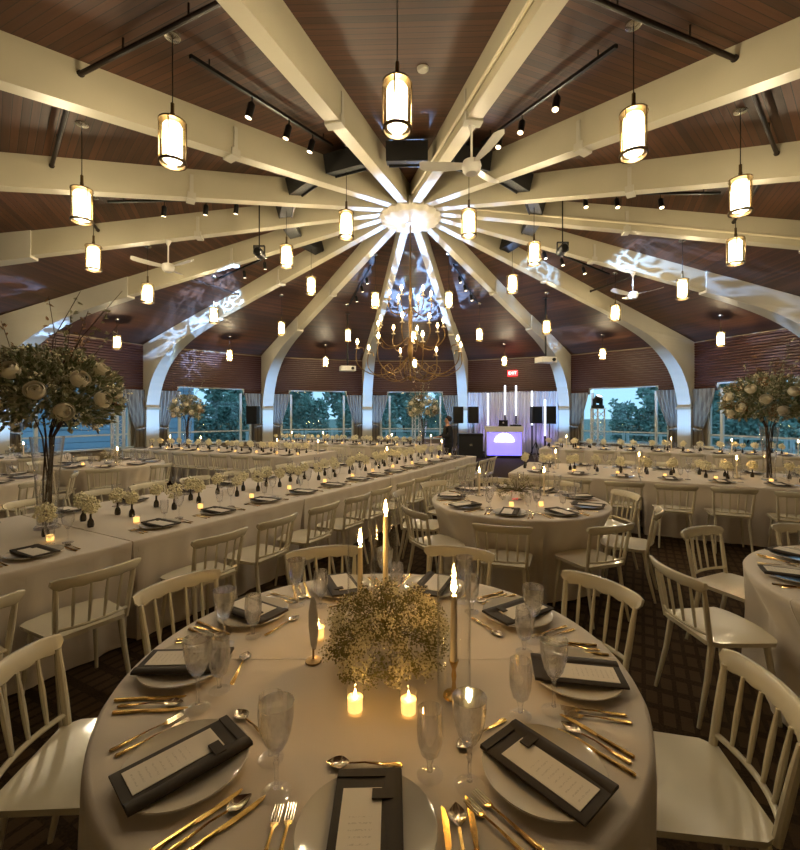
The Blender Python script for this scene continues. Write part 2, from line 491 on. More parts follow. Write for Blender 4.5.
PANES = [MB().box(((a + b) / 2, AP + .075, (WZ0 + z1) / 2 + .02), (b - a, .008, z1 - WZ0 - .04)).mesh('pane', M_pane, False)
         for a, b, z1 in ((-1.52, -1.2, WZ1), (-1.12, 1.12, WZ2), (1.2, 1.52, WZ1))]
WINDOW_BAYS = [-3, -2, -1, 0, 2, 3, 4, -4]         # bays with a window in view; bay 1 is curtained off behind the DJ
for i in range(16):
    k = i if i <= 8 else i - 16
    a = i * 22.5
    win = k in WINDOW_BAYS
    w = structure('wall_' + COMPASS[i], wall_win if win else wall_plain, None, (HX, HY, 0), bayrot(a))
    if abs(k) <= 5:
        for s in SLATS: obj('slat', s, w)
        if not win:
            obj('slat', slat_mesh(-1.27, 1.27, fas_z0 + SH * .5, SH), w); obj('slat', slat_mesh(-1.27, 1.27, fas_z0 + SH * 1.5, SH), w); obj('slat', slat_mesh(-1.27, 1.27, fas_z0 + SH * 2.5, SH), w)
    if win:
        o = empty('window_%d' % (WINDOW_BAYS.index(k) + 1), (HX, HY, 0), bayrot(a)); o['kind'] = 'structure'
        for nme, me in FRAME: obj(nme, me, o)
        for me in PANES: obj('pane', me, o)

# curtains ----------------------------------------------------------
def curtain_mesh(sgn):
    rows = []
    zs = [2.5, 2.2, 1.9, 1.6, 1.4, 1.25, 1.12, 1.0, .7, .35, .03]
    for z in zs:
        if z > 1.12: t = (2.5 - z) / (2.5 - 1.12); inner = 1.22 + .42 * t ** 1.3
        else: t = (1.12 - z) / 1.1; inner = 1.64 - .1 * t
        row = []
        n = 40
        for j in range(n + 1):
            u = j / n
            x = 1.96 + (inner - 1.96) * u
            amp = .05 * (1 - .45 * exp_(-((z - 1.12) / .18) ** 2))
            row.append((sgn * x, AP - .17 - amp * sin(u * 2 * pi * 6.5), z))
        rows.append(row)
    mb = MB(); mb.grid(rows)
    back = [[(p[0], p[1] + .012, p[2]) for p in r] for r in rows]
    mb.grid(back)
    return mb.mesh('curtain_cloth', M_curtain)
exp_ = math.exp
CURT = {s: curtain_mesh(s) for s in (-1, 1)}
TIE = {s: MB().tube([(s * (1.62), AP - .25, 1.13), (s * 1.8, AP - .27, 1.16), (s * 1.97, AP - .23, 1.2)], .03, 8).mesh('tieback', M_curtain) for s in (-1, 1)}
for k in (-3, -2, -1, 0, 2, 3, 4, -4):
    for s in (-1, 1):
        a = k * 22.5
        spawn('curtain', [('curtain_cloth', CURT[s]), ('tieback', TIE[s])], (HX, HY, 0), bayrot(a),
              'taupe curtain tied back %s of the window %s' % ('counterclockwise' if s < 0 else 'clockwise', bay_name(a)), 'curtain', 'tied back curtains at the windows')
# sheer drape wall behind the DJ
rows = []
for z in (2.6, 1.8, 1.0, .02):
    rows.append([(-1.98 + 3.96 * j / 200, AP - .3 - .045 * sin(j / 200 * 2 * pi * 33) - .02 * sin(j * .37), z) for j in range(201)])
mb = MB(); mb.grid(rows); mb.grid([[(p[0], p[1] + .01, p[2]) for p in r] for r in rows])
o = spawn('backdrop_drape', [('drape', mb.mesh('drape', M_drape)), ('drape_rod', MB().tube([(-2, AP - .3, 2.61), (2, AP - .3, 2.61)], .022, 8).mesh('drape_rod', M_chrome))],
          (HX, HY, 0), bayrot(22.5), 'white pleated drape covering the wall behind the DJ booth', 'drape')

# roof beams ----------------------------------------------------------
def beam_poly():
    return [(0.35, beam_z(.35)), (7.3, beam_z(7.3)), (7.3, beam_z(7.3) + .44), (0.35, beam_z(.35) + .44)]
def knee_poly():
    lo = []
    r0, z0 = 6.9, beam_z(6.9) - .045
    lo.append((r0, z0))
    lo.append((7.5, beam_z(7.5) - .045))
    # curve from the slope into the vertical leg (quadratic-ish bezier)
    p0, p1, p2, p3 = (7.5, beam_z(7.5) - .045), (9.0, beam_z(9.0) - .08), (10.72, 3.55), (10.98, 1.95)
    for k in range(1, 17):
        t = k / 16
        lo.append(tuple((1 - t) ** 3 * p0[i] + 3 * (1 - t) ** 2 * t * p1[i] + 3 * (1 - t) * t * t * p2[i] + t ** 3 * p3[i] for i in (0, 1)))
    lo.append((10.98, 0.0))
    up = [(11.46, 0.0), (11.46, 3.75), (11.43, 3.9), (11.34, 4.02), (11.2, 4.09)]
    up += [(r_, beam_z(r_) + .445 + (4.09 - beam_z(11.2) - .445) * (r_ - 6.9) / 4.3) for r_ in (10.3, 9.4, 8.5, 7.7, 6.9)]
    return lo + up
def concave_prism(poly, lo, hi, taper=None):
    me = MB()
    n = len(poly)
    w = taper or (lambda a: 1.0)
    vs = [(lo * w(a), a, b) for a, b in poly] + [(hi * w(a), a, b) for a, b in poly]
    me.add(vs, [(i, (i + 1) % n, n + (i + 1) % n, n + i) for i in range(n)])
    from mathutils.geometry import tessellate_polygon
    tri = tessellate_polygon([[Vector((a, b, 0)) for a, b in poly]])
    me.f += [tuple(t) for t in tri] + [tuple(i + n for i in reversed(t)) for t in tri]
    return me
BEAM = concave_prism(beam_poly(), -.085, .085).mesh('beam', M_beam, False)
KNEE = concave_prism(knee_poly(), -.215, .215, lambda r: .52 + .48 * min(1, max(0, (r - 6.9) / 3.6))).mesh('arched_leg', M_knee, False)
COLLAR = MB().box((0, 11.2, 1.86), (.47, .56, .09)).mesh('collar', mat('collar_tan', (150, 136, 112), .5), False)
BRACKET = MB().box((0, 4.1, beam_z(4.1) + .02), (.21, .12, .10)).box((0, 4.1, beam_z(4.1) + .2), (.2, .05, .3)).mesh('bracket', M_knee, False)
CONDUIT = MB().tube([(.11, .9, beam_z(.9) + .12), (.11, 6.9, beam_z(6.9) + .12)], .022, 8).mesh('conduit', M_conduit)
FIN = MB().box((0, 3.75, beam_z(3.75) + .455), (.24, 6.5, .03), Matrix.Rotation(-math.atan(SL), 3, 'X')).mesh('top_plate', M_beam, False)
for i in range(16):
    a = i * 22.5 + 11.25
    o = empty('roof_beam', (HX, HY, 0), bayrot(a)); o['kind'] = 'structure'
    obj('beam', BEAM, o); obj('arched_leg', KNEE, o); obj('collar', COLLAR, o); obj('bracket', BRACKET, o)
    if i in (4, 7, 9): obj('conduit', CONDUIT, o)
# hub: drum where the beams meet, dressed with gathered fabric
hub_drum = MB().lathe([(.05, 5.60), (.40, 5.60), (.56, 5.64), (.62, 5.73), (.60, 5.86), (.5, 5.95), (.05, 5.95)], 96, mod=lambda a, z: 1 + .05 * sin(16 * a) * (1 if z < 5.9 else .2)).mesh('swag', M_fabric_hub)
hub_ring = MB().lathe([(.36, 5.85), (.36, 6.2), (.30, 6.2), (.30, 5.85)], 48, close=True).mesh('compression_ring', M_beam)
hub_rose = MB().lathe([(.0, 5.58), (.09, 5.585), (.11, 5.61), (.08, 5.64)], 24).mesh('ceiling_rose', M_white_paint)
o = spawn('roof_hub', [('swag', hub_drum), ('compression_ring', hub_ring), ('ceiling_rose', hub_rose)], (HX, HY, 0), 0, 'round fabric dressed hub where all roof beams meet', 'hub')

# ------------------------------------------------------------------ ceiling fittings
def pendant_parts(cord):
    """origin at lantern centre; cord = length from lantern top to the ceiling"""
    h = .40; r = .115
    P = []
    P.append(('diffuser', MB().lathe([(.0, -.175), (.078, -.175), (.085, -.155), (.085, .14), (.07, .165), (0, .17)], 20).mesh('diffuser', M_diff)))
    P.append(('bulb', MB().lathe([(0, -.13), (.03, -.125), (.045, -.08), (.045, .04), (.02, .1), (0, .105)], 14).mesh('bulb', M_core)))
    P.append(('glass_cylinder', MB().lathe([(r, -.2), (r, .19), (r - .006, .19), (r - .006, -.2)], 28, close=True).mesh('glass_cylinder', M_lampglass)))
    P.append(('top_cap', MB().lathe([(0, .27), (.02, .27), (.022, .215), (.09, .205), (r + .006, .192), (r + .006, .178), (.04, .18), (0, .18)], 28).mesh('top_cap', M_bronze)))
    P.append(('bottom_ring', MB().lathe([(r + .008, -.205), (r + .008, -.18), (r - .008, -.18), (r - .008, -.205)], 28, close=True).mesh('bottom_ring', M_bronze)))
    for q in range(4):
        a = q * pi / 2 + pi / 4
        P.append(('strap', MB().tube([((r + .004) * cos(a), (r + .004) * sin(a), -.2), ((r + .004) * cos(a), (r + .004) * sin(a), .185)], .006, 6).mesh('strap', M_bronze)))
    P.append(('stem', MB().tube([(0, 0, .26), (0, 0, .36)], .017, 10).mesh('stem', M_bronze)))
    P.append(('cord', MB().tube([(0, 0, .35), (0, 0, .2 + cord)], .005, 6).mesh('cord', M_black)))
    P.append(('canopy', MB().lathe([(0, .2 + cord + .02), (.075, .2 + cord + .015), (.07, .2 + cord - .02), (.02, .2 + cord - .035), (0, .2 + cord - .035)], 20).mesh('canopy', M_chrome)))
    return P
rings = [(2.48, 4.62, [-157.5, 157.5, -112.5, 112.5, -67.5, 67.5, -22.5, 22.5], 'bronze lantern pendant of the inner ring', 'inner ring of lantern pendants'),
         (5.52, 4.21, [k * 22.5 for k in range(16)], 'bronze lantern pendant of the middle ring', 'middle ring of lantern pendants'),
         (9.39, 3.775, [-67.5, 67.5, -45, 45, -22.5, 22.5, 0, 90, -90], 'bronze lantern pendant of the outer ring', 'outer ring of lantern pendants')]
for r, z, angs, lab, grp in rings:
    parts = pendant_parts(ceil_z(r) - z - .2)
    for a in angs:
        x, y = polar(a, r)
        spawn('pendant_lantern', parts, (x, y, z), U(0, 6), lab + ', ' + bay_name(a), 'pendant lamp', grp)

# track lighting on every other bay
track = MB().box((0, 4.1, ceil_z(4.1) - .09), (.035, 2.5, .035), Matrix.Rotation(-math.atan(SC), 3, 'X')).mesh('track', M_black, False)
hangers = [MB().tube([(0, y, ceil_z(y) - .09), (0, y, ceil_z(y) + .01)], .008, 6).mesh('hanger', M_black) for y in (3.1, 5.1)]
def spot_can(y):
    z = ceil_z(y) - .11
    b = MB().tube([(0, y, z), (0, y, z - .09)], .008, 6)
    yoke = b.mesh('yoke', M_black)
    d = Vector((.25, .1, -1)).normalized()
    c0 = Vector((0, y, z - .07))
    can = MB().tube([c0, c0 + d * .02, c0 + d * .17], [.03, .042, .042], 14).mesh('can', M_black)
    le = MB().tube([c0 + d * .168, c0 + d * .174], [.034, .034], 14).mesh('lens', M_lens)
    return ('spotlight_head', can, [('yoke', yoke), ('lens', le)])
TRACK = [('track', track), ('hanger', hangers[0]), ('hanger', hangers[1]), spot_can(3.35), spot_can(3.85), spot_can(4.5)]
for a in (-157.5, 157.5, -112.5, 112.5, -67.5, 67.5, -22.5, 22.5):
    spawn('track_light', TRACK, (HX, HY, 0), bayrot(a), 'black ceiling track with three spotlights, ' + bay_name(a), 'track light', 'ceiling tracks between the beams')
# black speaker boxes hung close to the hub, one in each bay
spk = MB().box((0, 2.5, ceil_z(2.5) - .2), (.62, .26, .27), Matrix.Rotation(rad(-16), 3, 'X')).mesh('cabinet', M_blackbox, False)
spk_g = MB().box((0, 2.38, ceil_z(2.5) - .235), (.56, .02, .2), Matrix.Rotation(rad(-16), 3, 'X')).mesh('grille', M_black, False)
spk_b = MB().tube([(-.2, 2.5, ceil_z(2.5) - .1), (-.2, 2.5, ceil_z(2.5) + .02)], .012, 6).mesh('bracket', M_black)
spk_b2 = MB().tube([(.2, 2.5, ceil_z(2.5) - .1), (.2, 2.5, ceil_z(2.5) + .02)], .012, 6).mesh('bracket', M_black)
for k in (-7, 8, 7, -6, 6, -5, 5, -4, 4, -3, 3):
    spawn('ceiling_speaker', [('cabinet', spk), ('grille', spk_g), ('bracket', spk_b), ('bracket', spk_b2)], (HX, HY, 0), bayrot(k * 22.5),
          'black ceiling box near the hub, ' + bay_name(k * 22.5), 'speaker', 'black boxes around the hub')
# sprinkler pipes: one straight run across each near bay
pz = ceil_z(5.72) - .13
pipe = MB().tube([(-1.05, 5.72, pz), (1.05, 5.72, pz)], .024, 10).mesh('pipe', M_pipe)
pipe_h = [MB().tube([(x, 5.72, pz), (x, 5.72, pz + .15)], .009, 6).mesh('hanger', M_pipe) for x in (-.45, .4)]
pipe_c = [MB().tube([(x, 5.72, pz), (x * 1.06, 5.72, pz)], .032, 10).mesh('coupling', M_pipe) for x in (-1.03, 1.03)]
for k in (-7, 7, -6, 6, -5, 5, 3, -3):
    spawn('sprinkler_pipe', [('pipe', pipe)] + [('hanger', h) for h in pipe_h] + [('coupling', c) for c in pipe_c], (HX, HY, 0), bayrot(k * 22.5),
          'dark sprinkler pipe under the boards, ' + bay_name(k * 22.5), 'pipe', 'sprinkler pipes under the ceiling')
# small detectors on the boards
det = MB().lathe([(0, -.045), (.04, -.045), (.06, -.03), (.065, 0), (0, 0)], 20).mesh('smoke_detector', M_white_paint)
x, y = polar(180, 4.35, -.22)
o = obj('smoke_detector', det, None, (x, y, ceil_z(4.35) + .005)); tag(o, 'small round white detector on the boards beside a hanging lantern', 'detector')

# ceiling fans
def fan_parts(drop):
    P = [('downrod', MB().lathe([(0, drop), (.06, drop), (.03, drop - .07), (.013, drop - .1), (.013, .05), (0, .05)], 14).mesh('downrod', M_white_paint)),
         ('motor', MB().lathe([(0, -.09), (.07, -.09), (.10, -.06), (.115, 0), (.10, .05), (.04, .075), (0, .075)], 24).mesh('motor', M_white_paint))]
    for q in range(3):
        a = q * 2 * pi / 3 + .5
        mb = MB(); rows = []
        for t in (0, .15, .4, .7, .92, 1.0):
            rr = .09 + t * .52
            w = .035 + .035 * sin(min(1, t * 1.4) * pi * .6)
            if t == 1.0: w *= .55
            z = .01 + .05 * t * t
            rows.append([(rr * cos(a) - w * sin(a), rr * sin(a) + w * cos(a), z + .018), (rr * cos(a), rr * sin(a), z + .004), (rr * cos(a) + w * sin(a), rr * sin(a) - w * cos(a), z - .014)])
        mb.grid(rows); mb.grid([[(p[0], p[1], p[2] - .008) for p in r] for r in rows])
        P.append(('blade', mb.mesh('blade', M_white_paint)))
    return P
FAN = fan_parts(.5)
fans = [(-101.25, 4.65, 1.2, 'white ceiling fan on a short rod under the beam above the tall flower vase'),
        (168.75, 4.05, .4, 'white ceiling fan whose rod hangs beside the conduit on the beam'),
        (78.75, 5.1, .9, 'white three bladed ceiling fan above the drape and truss')]
for a, r, rot, lab in fans:
    x, y = polar(a, r)
    spawn('ceiling_fan', FAN, (x, y, beam_z(r) - .5), rot, lab, 'ceiling fan')
# projectors on drop poles
PROJ = [('pole', MB().tube([(0, 0, .12), (0, 0, 1.85)], .028, 10).mesh('pole', M_black)),
        ('projector', MB().box((0, 0, 0), (.5, .4, .16)).lathe([(0, -.2), (.05, -.2), (.06, -.14)], 12, (0, 0, .14)).mesh('projector', M_white_paint, False),
         [('lens', MB().tube([(.14, -.2, 0), (.14, -.24, 0)], .05, 14).mesh('lens', M_black))]),
        ('ceiling_plate', MB().box((0, 0, 1.86), (.16, .16, .02)).mesh('ceiling_plate', M_black, False))]
for (x, y, lab) in ((4.2, 13.3, 'white projector on a long black pole beside the beam left of the truss window'), (-1.97, 15.05, 'white projector on a long black pole left of the chandelier')):
    r = hypot(x - HX, y - HY)
    spawn('projector_mount', PROJ, (x, y, ceil_z(r) - 1.86), atan2(HX - x, -(HY - y)) * 0 + .3, lab, 'projector')
# exit sign on the fascia
x, y = polar(22.5, AP - .12, .02)
es = empty('exit_sign', (x, y, 3.42), bayrot(22.5)); tag(es, 'red lit EXIT sign on the slatted fascia above the drape', 'exit sign')
obj('housing', MB().box((0, 0, 0), (.42, .06, .24)).mesh('housing', M_redled, False), es)
fc = bpy.data.curves.new('letters', 'FONT'); fc.body = 'EXIT'; fc.size = .17; fc.align_x = 'CENTER'; fc.align_y = 'CENTER'; fc.extrude = .004
tmp = bpy.data.objects.new('tmp', fc); col.objects.link(tmp); bpy.context.view_layer.update()
lm = bpy.data.meshes.new_from_object(tmp); bpy.data.objects.remove(tmp)
lm.materials.clear(); lm.materials.append(M_exitface)
ol = obj('letters', lm, es, (0, -.036, 0)); ol.rotation_euler = (rad(90), 0, 0)

# chandelier hung from the hub
ch = empty('chandelier', (HX, HY, 2.35)); tag(ch, 'large curled wire chandelier with candle bulbs hanging from the hub', 'chandelier')
obj('chain', MB().tube([(0, 0, 2.1), (0, 0, 3.24)], .014, 8).mesh('chain', M_goldd), ch)
obj('column', MB().lathe([(0, 0), (.02, .02), (.035, .07), (.012, .13), (.02, .4), (.04, .5), (.06, .62), (.045, .78), (.02, .95), (.035, 1.2), (.05, 1.4), (.02, 1.6), (.035, 1.8), (.015, 1.95), (.012, 2.12), (0, 2.12)], 20).mesh('column', M_goldd), ch)
def curl(a, pts): return [(r * cos(a), r * sin(a), z) for r, z in pts]
def spline(pts, n=28):
    P = [Vector(p) for p in pts]; P = [P[0]] + P + [P[-1]]; out = []
    for i in range(1, len(P) - 2):
        for k in range(n // (len(P) - 3)):
            t = k / (n // (len(P) - 3))
            out.append(.5 * ((2 * P[i]) + (-P[i - 1] + P[i + 1]) * t + (2 * P[i - 1] - 5 * P[i] + 4 * P[i + 1] - P[i + 2]) * t * t + (-P[i - 1] + 3 * P[i] - 3 * P[i + 1] + P[i + 2]) * t ** 3))
    out.append(P[-2]); return out
def chand_tier(n, arm, tip, off):
    for q in range(n):
        a = off + 2 * pi * q / n
        ar = obj('arm', MB().tube(spline(curl(a, arm), 30), .011, 6).mesh('arm', M_goldd), ch)
        tx, tz = tip
        obj('bulb', MB().lathe([(0, 0), (.014, .005), (.03, .045), (.022, .08), (.006, .115), (0, .12)], 12, (tx * cos(a), tx * sin(a), tz + .09)).mesh('bulb', M_bulb), ar)
        obj('candle_sleeve', MB().lathe([(0, 0), (.05, 0), (.04, .012), (.014, .015), (.014, .09), (0, .09)], 12, (tx * cos(a), tx * sin(a), tz)).mesh('candle_sleeve', M_wax), ar)
chand_tier(8, [(.05, .5), (.35, .2), (.75, .12), (1.08, .32), (1.1, .62), (.98, .66), (.95, .58)], (1.09, .64), .2)
chand_tier(8, [(.06, .9), (.3, .72), (.55, .7), (.72, .9), (.68, 1.08)], (.69, 1.08), .55)
chand_tier(6, [(.06, 1.5), (.2, 1.38), (.36, 1.4), (.45, 1.55), (.43, 1.68)], (.43, 1.68), .1)
for q in range(8):       # lower scrolls
    a = .2 + 2 * pi * (q + .5) / 8
    obj('scroll', MB().tube(spline(curl(a, [(.04, .1), (.3, .0), (.55, .08), (.62, .25), (.5, .33), (.42, .25), (.48, .18)]), 30), .009, 6).mesh('scroll', M_goldd), ch)

# ------------------------------------------------------------------ uplights at the columns
UPL = [('housing', MB().lathe([(0, .03), (.09, .03), (.1, .06), (.1, .2), (.085, .22), (.085, .19), (0, .19)], 20).mesh('housing', M_black)),
       ('bracket', MB().box((0, 0, .015), (.22, .1, .03)).mesh('bracket', M_black, False)),
       ('lens', MB().lathe([(0, .195), (.08, .195), (.08, .2), (0, .2)], 20).mesh('lens', M_led))]
for k in (-5, -4, -3, -2, -1, 0, 1, 2, 3, 4):
    a = k * 22.5 + 11.25
    x, y = polar(a, 9.75)
    u = spawn('uplight', UPL, (x, y, 0), bayrot(a), 'black LED uplight on the floor at the foot of a column', 'uplight', 'uplights at the column feet')
    ld = bpy.data.lights.new('uplight_lamp', 'SPOT'); ld.energy = UPLIGHT; ld.color = (.22, .50, 1.0); ld.spot_size = rad(74); ld.spot_blend = .9; ld.shadow_soft_size = .07
    lo = bpy.data.objects.new('uplight_lamp', ld); lo.parent = u; lo.location = (0, 0, .24); lo.rotation_euler = (rad(180 - 27), 0, 0); link(lo)

def gobo(name, loc, target, size, energy, color, scale, parent=None, thr=.5):
    ld = bpy.data.lights.new(name, 'SPOT'); ld.energy = energy; ld.color = color; ld.spot_size = rad(size); ld.spot_blend = .35; ld.shadow_soft_size = .015
    ld.use_nodes = True
    n = ld.node_tree.nodes; l = ld.node_tree.links
    em = n['Emission']
    tc = n.new('ShaderNodeTexCoord')
    nz = n.new('ShaderNodeTexNoise'); nz.inputs['Scale'].default_value = scale * .5; nz.inputs['Detail'].default_value = 3; l.new(tc.outputs['Normal'], nz.inputs['Vector'])
    mixv = n.new('ShaderNodeMix'); mixv.data_type = 'RGBA'; mixv.inputs[0].default_value = .16; l.new(tc.outputs['Normal'], mixv.inputs[6]); l.new(nz.outputs['Color'], mixv.inputs[7])
    vo = n.new('ShaderNodeTexVoronoi'); vo.feature = 'DISTANCE_TO_EDGE'; vo.inputs['Scale'].default_value = scale; l.new(mixv.outputs[2], vo.inputs['Vector'])
    mr = n.new('ShaderNodeMapRange'); mr.inputs['From Min'].default_value = .02; mr.inputs['From Max'].default_value = .16; mr.inputs['To Min'].default_value = 1.0; mr.inputs['To Max'].default_value = .05
    l.new(vo.outputs['Distance'], mr.inputs['Value']); l.new(mr.outputs[0], em.inputs['Strength'])
    lo = bpy.data.objects.new(name, ld); lo.location = loc
    lo.rotation_euler = (Vector(target) - Vector(loc)).to_track_quat('-Z', 'Y').to_euler()
    if parent: 
        lo.parent = parent; lo.matrix_parent_inverse = parent.matrix_world.inverted()
    return link(lo)

# ================================================================== CHAIR
def chair_parts():
    P = []
    # seat: saddle slab, wider at the front (front is +y)
    rows = []
    ny, nx = 9, 9
    def outline(v): return .205 + .022 * v          # half width
    top, bot = [], []
    for j in range(ny):
        v = j / (ny - 1)
        y = -.20 + .41 * v
        hw = outline(v) * (1 - .16 * max(0, abs(v - .5) * 2 - .8) / .2)
        rt, rb = [], []
        for i in range(nx):
            u = -1 + 2 * i / (nx - 1)
            yy = y + (.035 * (1 - u * u) - .02 if v > .9 else 0)
            dip = -.014 * (1 - u * u) * sin(pi * min(1, v * 1.1)) 
            rt.append((u * hw, yy, .462 + dip)); rb.append((u * hw * .97, yy * .98, .436 + dip * .5))
        top.append(rt); bot.append(rb)
    mb = MB(); mb.grid(top); mb.grid([list(reversed(r)) for r in bot])
    per_t = top[0] + [r[-1] for r in top[1:]] + list(reversed(top[-1][:-1])) + [r[0] for r in reversed(top[1:-1])]
    per_b = bot[0] + [r[-1] for r in bot[1:]] + list(reversed(bot[-1][:-1])) + [r[0] for r in reversed(bot[1:-1])]
    mb.grid([per_b, per_t], closed=True)
    P.append(('seat', mb.mesh('seat', M_chair, angle=50)))
    for s in (-1, 1):
        P.append(('leg', MB().tube([(s * .165, .15, .445), (s * .185, .175, .22), (s * .20, .20, 0)], [.018, .0145, .010], 10).mesh('leg', M_chair)))
        P.append(('leg', MB().tube([(s * .165, -.16, .445), (s * .172, -.19, .25), (s * .185, -.25, .0)], [.018, .0155, .010], 10).mesh('leg', M_chair)))
    # back
    def backpt(u, z):              # u -1..1 across; z height: curved plan, raked
        t = (z - .45) / .33
        return Vector((u * (.185 + .022 * t), -.185 - .035 * (1 - u * u) - .055 * t, z))
    for s in (-1, 1):
        P.append(('back_post', MB().tube([backpt(s, .44), backpt(s, .55), backpt(s, .66), backpt(s, .75)], [.014, .0155, .0145, .011], 10).mesh('back_post', M_chair)))
    for u in (-.62, -.21, .21, .62):
        P.append(('spindle', MB().tube([backpt(u, .50), backpt(u, .57), backpt(u, .63), backpt(u, .75)], [.0065, .009, .0098, .0065], 8).mesh('spindle', M_chair)))
    P.append(('lower_rail', MB().tube([backpt(u / 6, .50) for u in range(-6, 7)], .0105, 8).mesh('lower_rail', M_chair)))
    # top rail: broad curved comb, scalloped lower edge, ends past the posts
    def railpt(u, z):
        return Vector((u * .235, -.232 - .055 * (1 - u * u) - .02 * (z - .74) / .06, z))
    n = 24; ro = []
    for i in range(n + 1):
        u = -1 + 2 * i / n
        e = 1 - max(0, abs(u) - .86) / .14
        h = .030 + .034 * sin(min(1, e) * pi / 2)
        zt = .803 + .004 * cos(u * pi / 2) - .008 * (1 - e)
        zb = zt - h - .007 * (1 + cos(u * pi * 5)) / 2 * (1 if e >= 1 else 0)
        th = .0115
        a, b = railpt(u, zt), railpt(u, zb)
        f = Vector((0, th, 0)); up = Vector((0, 0, .006))
        ro.append([a + f * .6, a + f - up, b + f + up, b + f * .6, b - f * .6, b - f + up, a - f - up, a - f * .6])
    mb = MB(); mb.grid(ro, closed=True); mb.f.append(tuple(range(8))); mb.f.append(tuple(reversed(range(n * 8, n * 8 + 8))))
    P.append(('top_rail', mb.mesh('top_rail', M_chair, angle=60)))
    return P
CHAIR = chair_parts()

# ================================================================== TABLEWARE
def ang_mod(n, amp): return lambda a, z: 1 + amp * cos(n * a)
PLATE = [('plate', MB().lathe([(0, 0), (.075, 0), (.082, .004), (.10, .006), (.148, .017), (.156, .020), (.155, .024), (.147, .021), (.104, .011), (.085, .008), (0, .007)], 48).mesh('plate', M_plate)),
         ('beaded_rim', MB().lathe([(.1485, .0205), (.153, .0225), (.157, .0215), (.153, .019)], 72, mod=ang_mod(36, .006), close=True).mesh('beaded_rim', M_plate))]
PLATE_FAR = [('plate', MB().lathe([(0, 0), (.082, 0), (.148, .017), (.156, .022), (.147, .020), (.085, .008), (0, .007)], 24).mesh('plate', M_plate))]
def napkin_parts():
    # folded pocket: flat slab, cuff folded along one long side, tab across the menu; long axis = y
    w, l = .08, .15
    slab = MB()
    n = 8; rows = []
    for j in range(n + 1):
        y = -l + 2 * l * j / n
        rows.append([(-w, y, .0), (-w * 1.0, y, .0045), (-w * .93, y, .0072), (-w * .3, y, .0062), (w * .3, y, .0062), (w * .9, y, .0075), (w, y, .005), (w, y, .0)])
    slab.grid(rows, closed=True); slab.f.append(tuple(range(8))); slab.f.append(tuple(reversed(range(n * 8, n * 8 + 8))))
    cuff = MB()
    rows = []
    for j in range(n + 1):
        y = -l + 2 * l * j / n
        x0 = w * .50 + .006 * sin(j * .8)
        rows.append([(x0, y, .0066), (x0 + .004, y, .0095), (w * .75, y, .0118), (w * .97, y, .0095), (w * 1.0, y, .005), (w * .9, y, .0066)])
    cuff.grid(rows, closed=True); cuff.f.append(tuple(range(6))); cuff.f.append(tuple(reversed(range(n * 6, n * 6 + 6))))
    tab = MB().box((.034, .072, .0115), (.05, .028, .004))
    top = MB().box((0, l - .012, .0078), (1.96 * w, .024, .003))
    return [('pocket_fold', slab.mesh('pocket_fold', M_nap, angle=60)), ('rolled_cuff', cuff.mesh('rolled_cuff', M_nap, angle=60)),
            ('tab', tab.mesh('tab', M_nap, False)), ('top_hem', top.mesh('top_hem', M_nap, False))]
NAPKIN = napkin_parts()
MENU = [('menu_card', MB().box((0, 0, 0), (.092, .22, .0016)).mesh('menu_card', M_menu, False))]
def fork_parts(L=.19):
    h = MB(); rows = []
    for (y, w, z) in [(-.1, .0045, .003), (-.095, .0085, .004), (-.05, .006, .005), (0, .0035, .008), (.035, .0035, .007), (.045, .009, .005), (.052, .0115, .004)]:
        rows.append([(-w, y, z), (0, y, z + .0022), (w, y, z), (0, y, z - .0016)])
    h.grid(rows, closed=True); h.f.append((0, 1, 2, 3)); h.f.append((27, 26, 25, 24))
    P = [('handle', h.mesh('handle', M_gold))]
    for i in range(4):
        x = -.0095 + .00633 * i
        P.append(('tine', MB().tube([(x, .05, .0045), (x, .07, .0055), (x, .094, .0085)], [.0022, .0019, .0010], 5).mesh('tine', M_silver)))
    return P
FORK = fork_parts()
def knife_parts():
    h = MB(); rows = []
    for (y, w) in [(-.115, .004), (-.11, .0085), (-.06, .007), (-.01, .0055)]:
        rows.append([(-w, y, .004), (-w * .5, y, .008), (w * .5, y, .008), (w, y, .004), (w * .5, y, .001), (-w * .5, y, .001)])
    h.grid(rows, closed=True); h.f.append(tuple(range(6))); h.f.append(tuple(reversed(range(18, 24))))
    b = MB().prism([(-.005, -.012), (.006, -.012), (.0095, .02), (.0095, .07), (.004, .1), (-.003, .108), (-.005, .1)], .0032, .0056, 'z')
    return [('handle', h.mesh('handle', M_gold)), ('blade', b.mesh('blade', M_gold, False))]
KNIFE = knife_parts()
def spoon_parts():
    h = MB(); rows = []
    for (y, w, z) in [(-.1, .0045, .003), (-.095, .0085, .004), (-.05, .006, .005), (0, .0035, .009), (.045, .004, .006)]:
        rows.append([(-w, y, z), (0, y, z + .0022), (w, y, z), (0, y, z - .0016)])
    h.grid(rows, closed=True); h.f.append((0, 1, 2, 3)); h.f.append((19, 18, 17, 16))
    b = MB(); rows = []
    for i in range(9):
        v = i / 8; y = .042 + .06 * v; w = .0205 * sin(pi * min(.995, max(.06, v ** .85))) + .001
        rows.append([(-w, y, .008), (-w * .5, y, .008 - .0055 * sin(pi * v)), (0, y, .008 - .0072 * sin(pi * v)), (w * .5, y, .008 - .0055 * sin(pi * v)), (w, y, .008)])
    b.grid(rows); b.grid([[(p[0], p[1], p[2] + .0011) for p in reversed(r)] for r in rows])
    return [('handle', h.mesh('handle', M_gold)), ('bowl', b.mesh('bowl', M_silver))]
SPOON = spoon_parts()
def glass_shell(prof, t=.0016):
    inner = [(max(0, r - t), z) for r, z in prof if r > 0]
    return prof
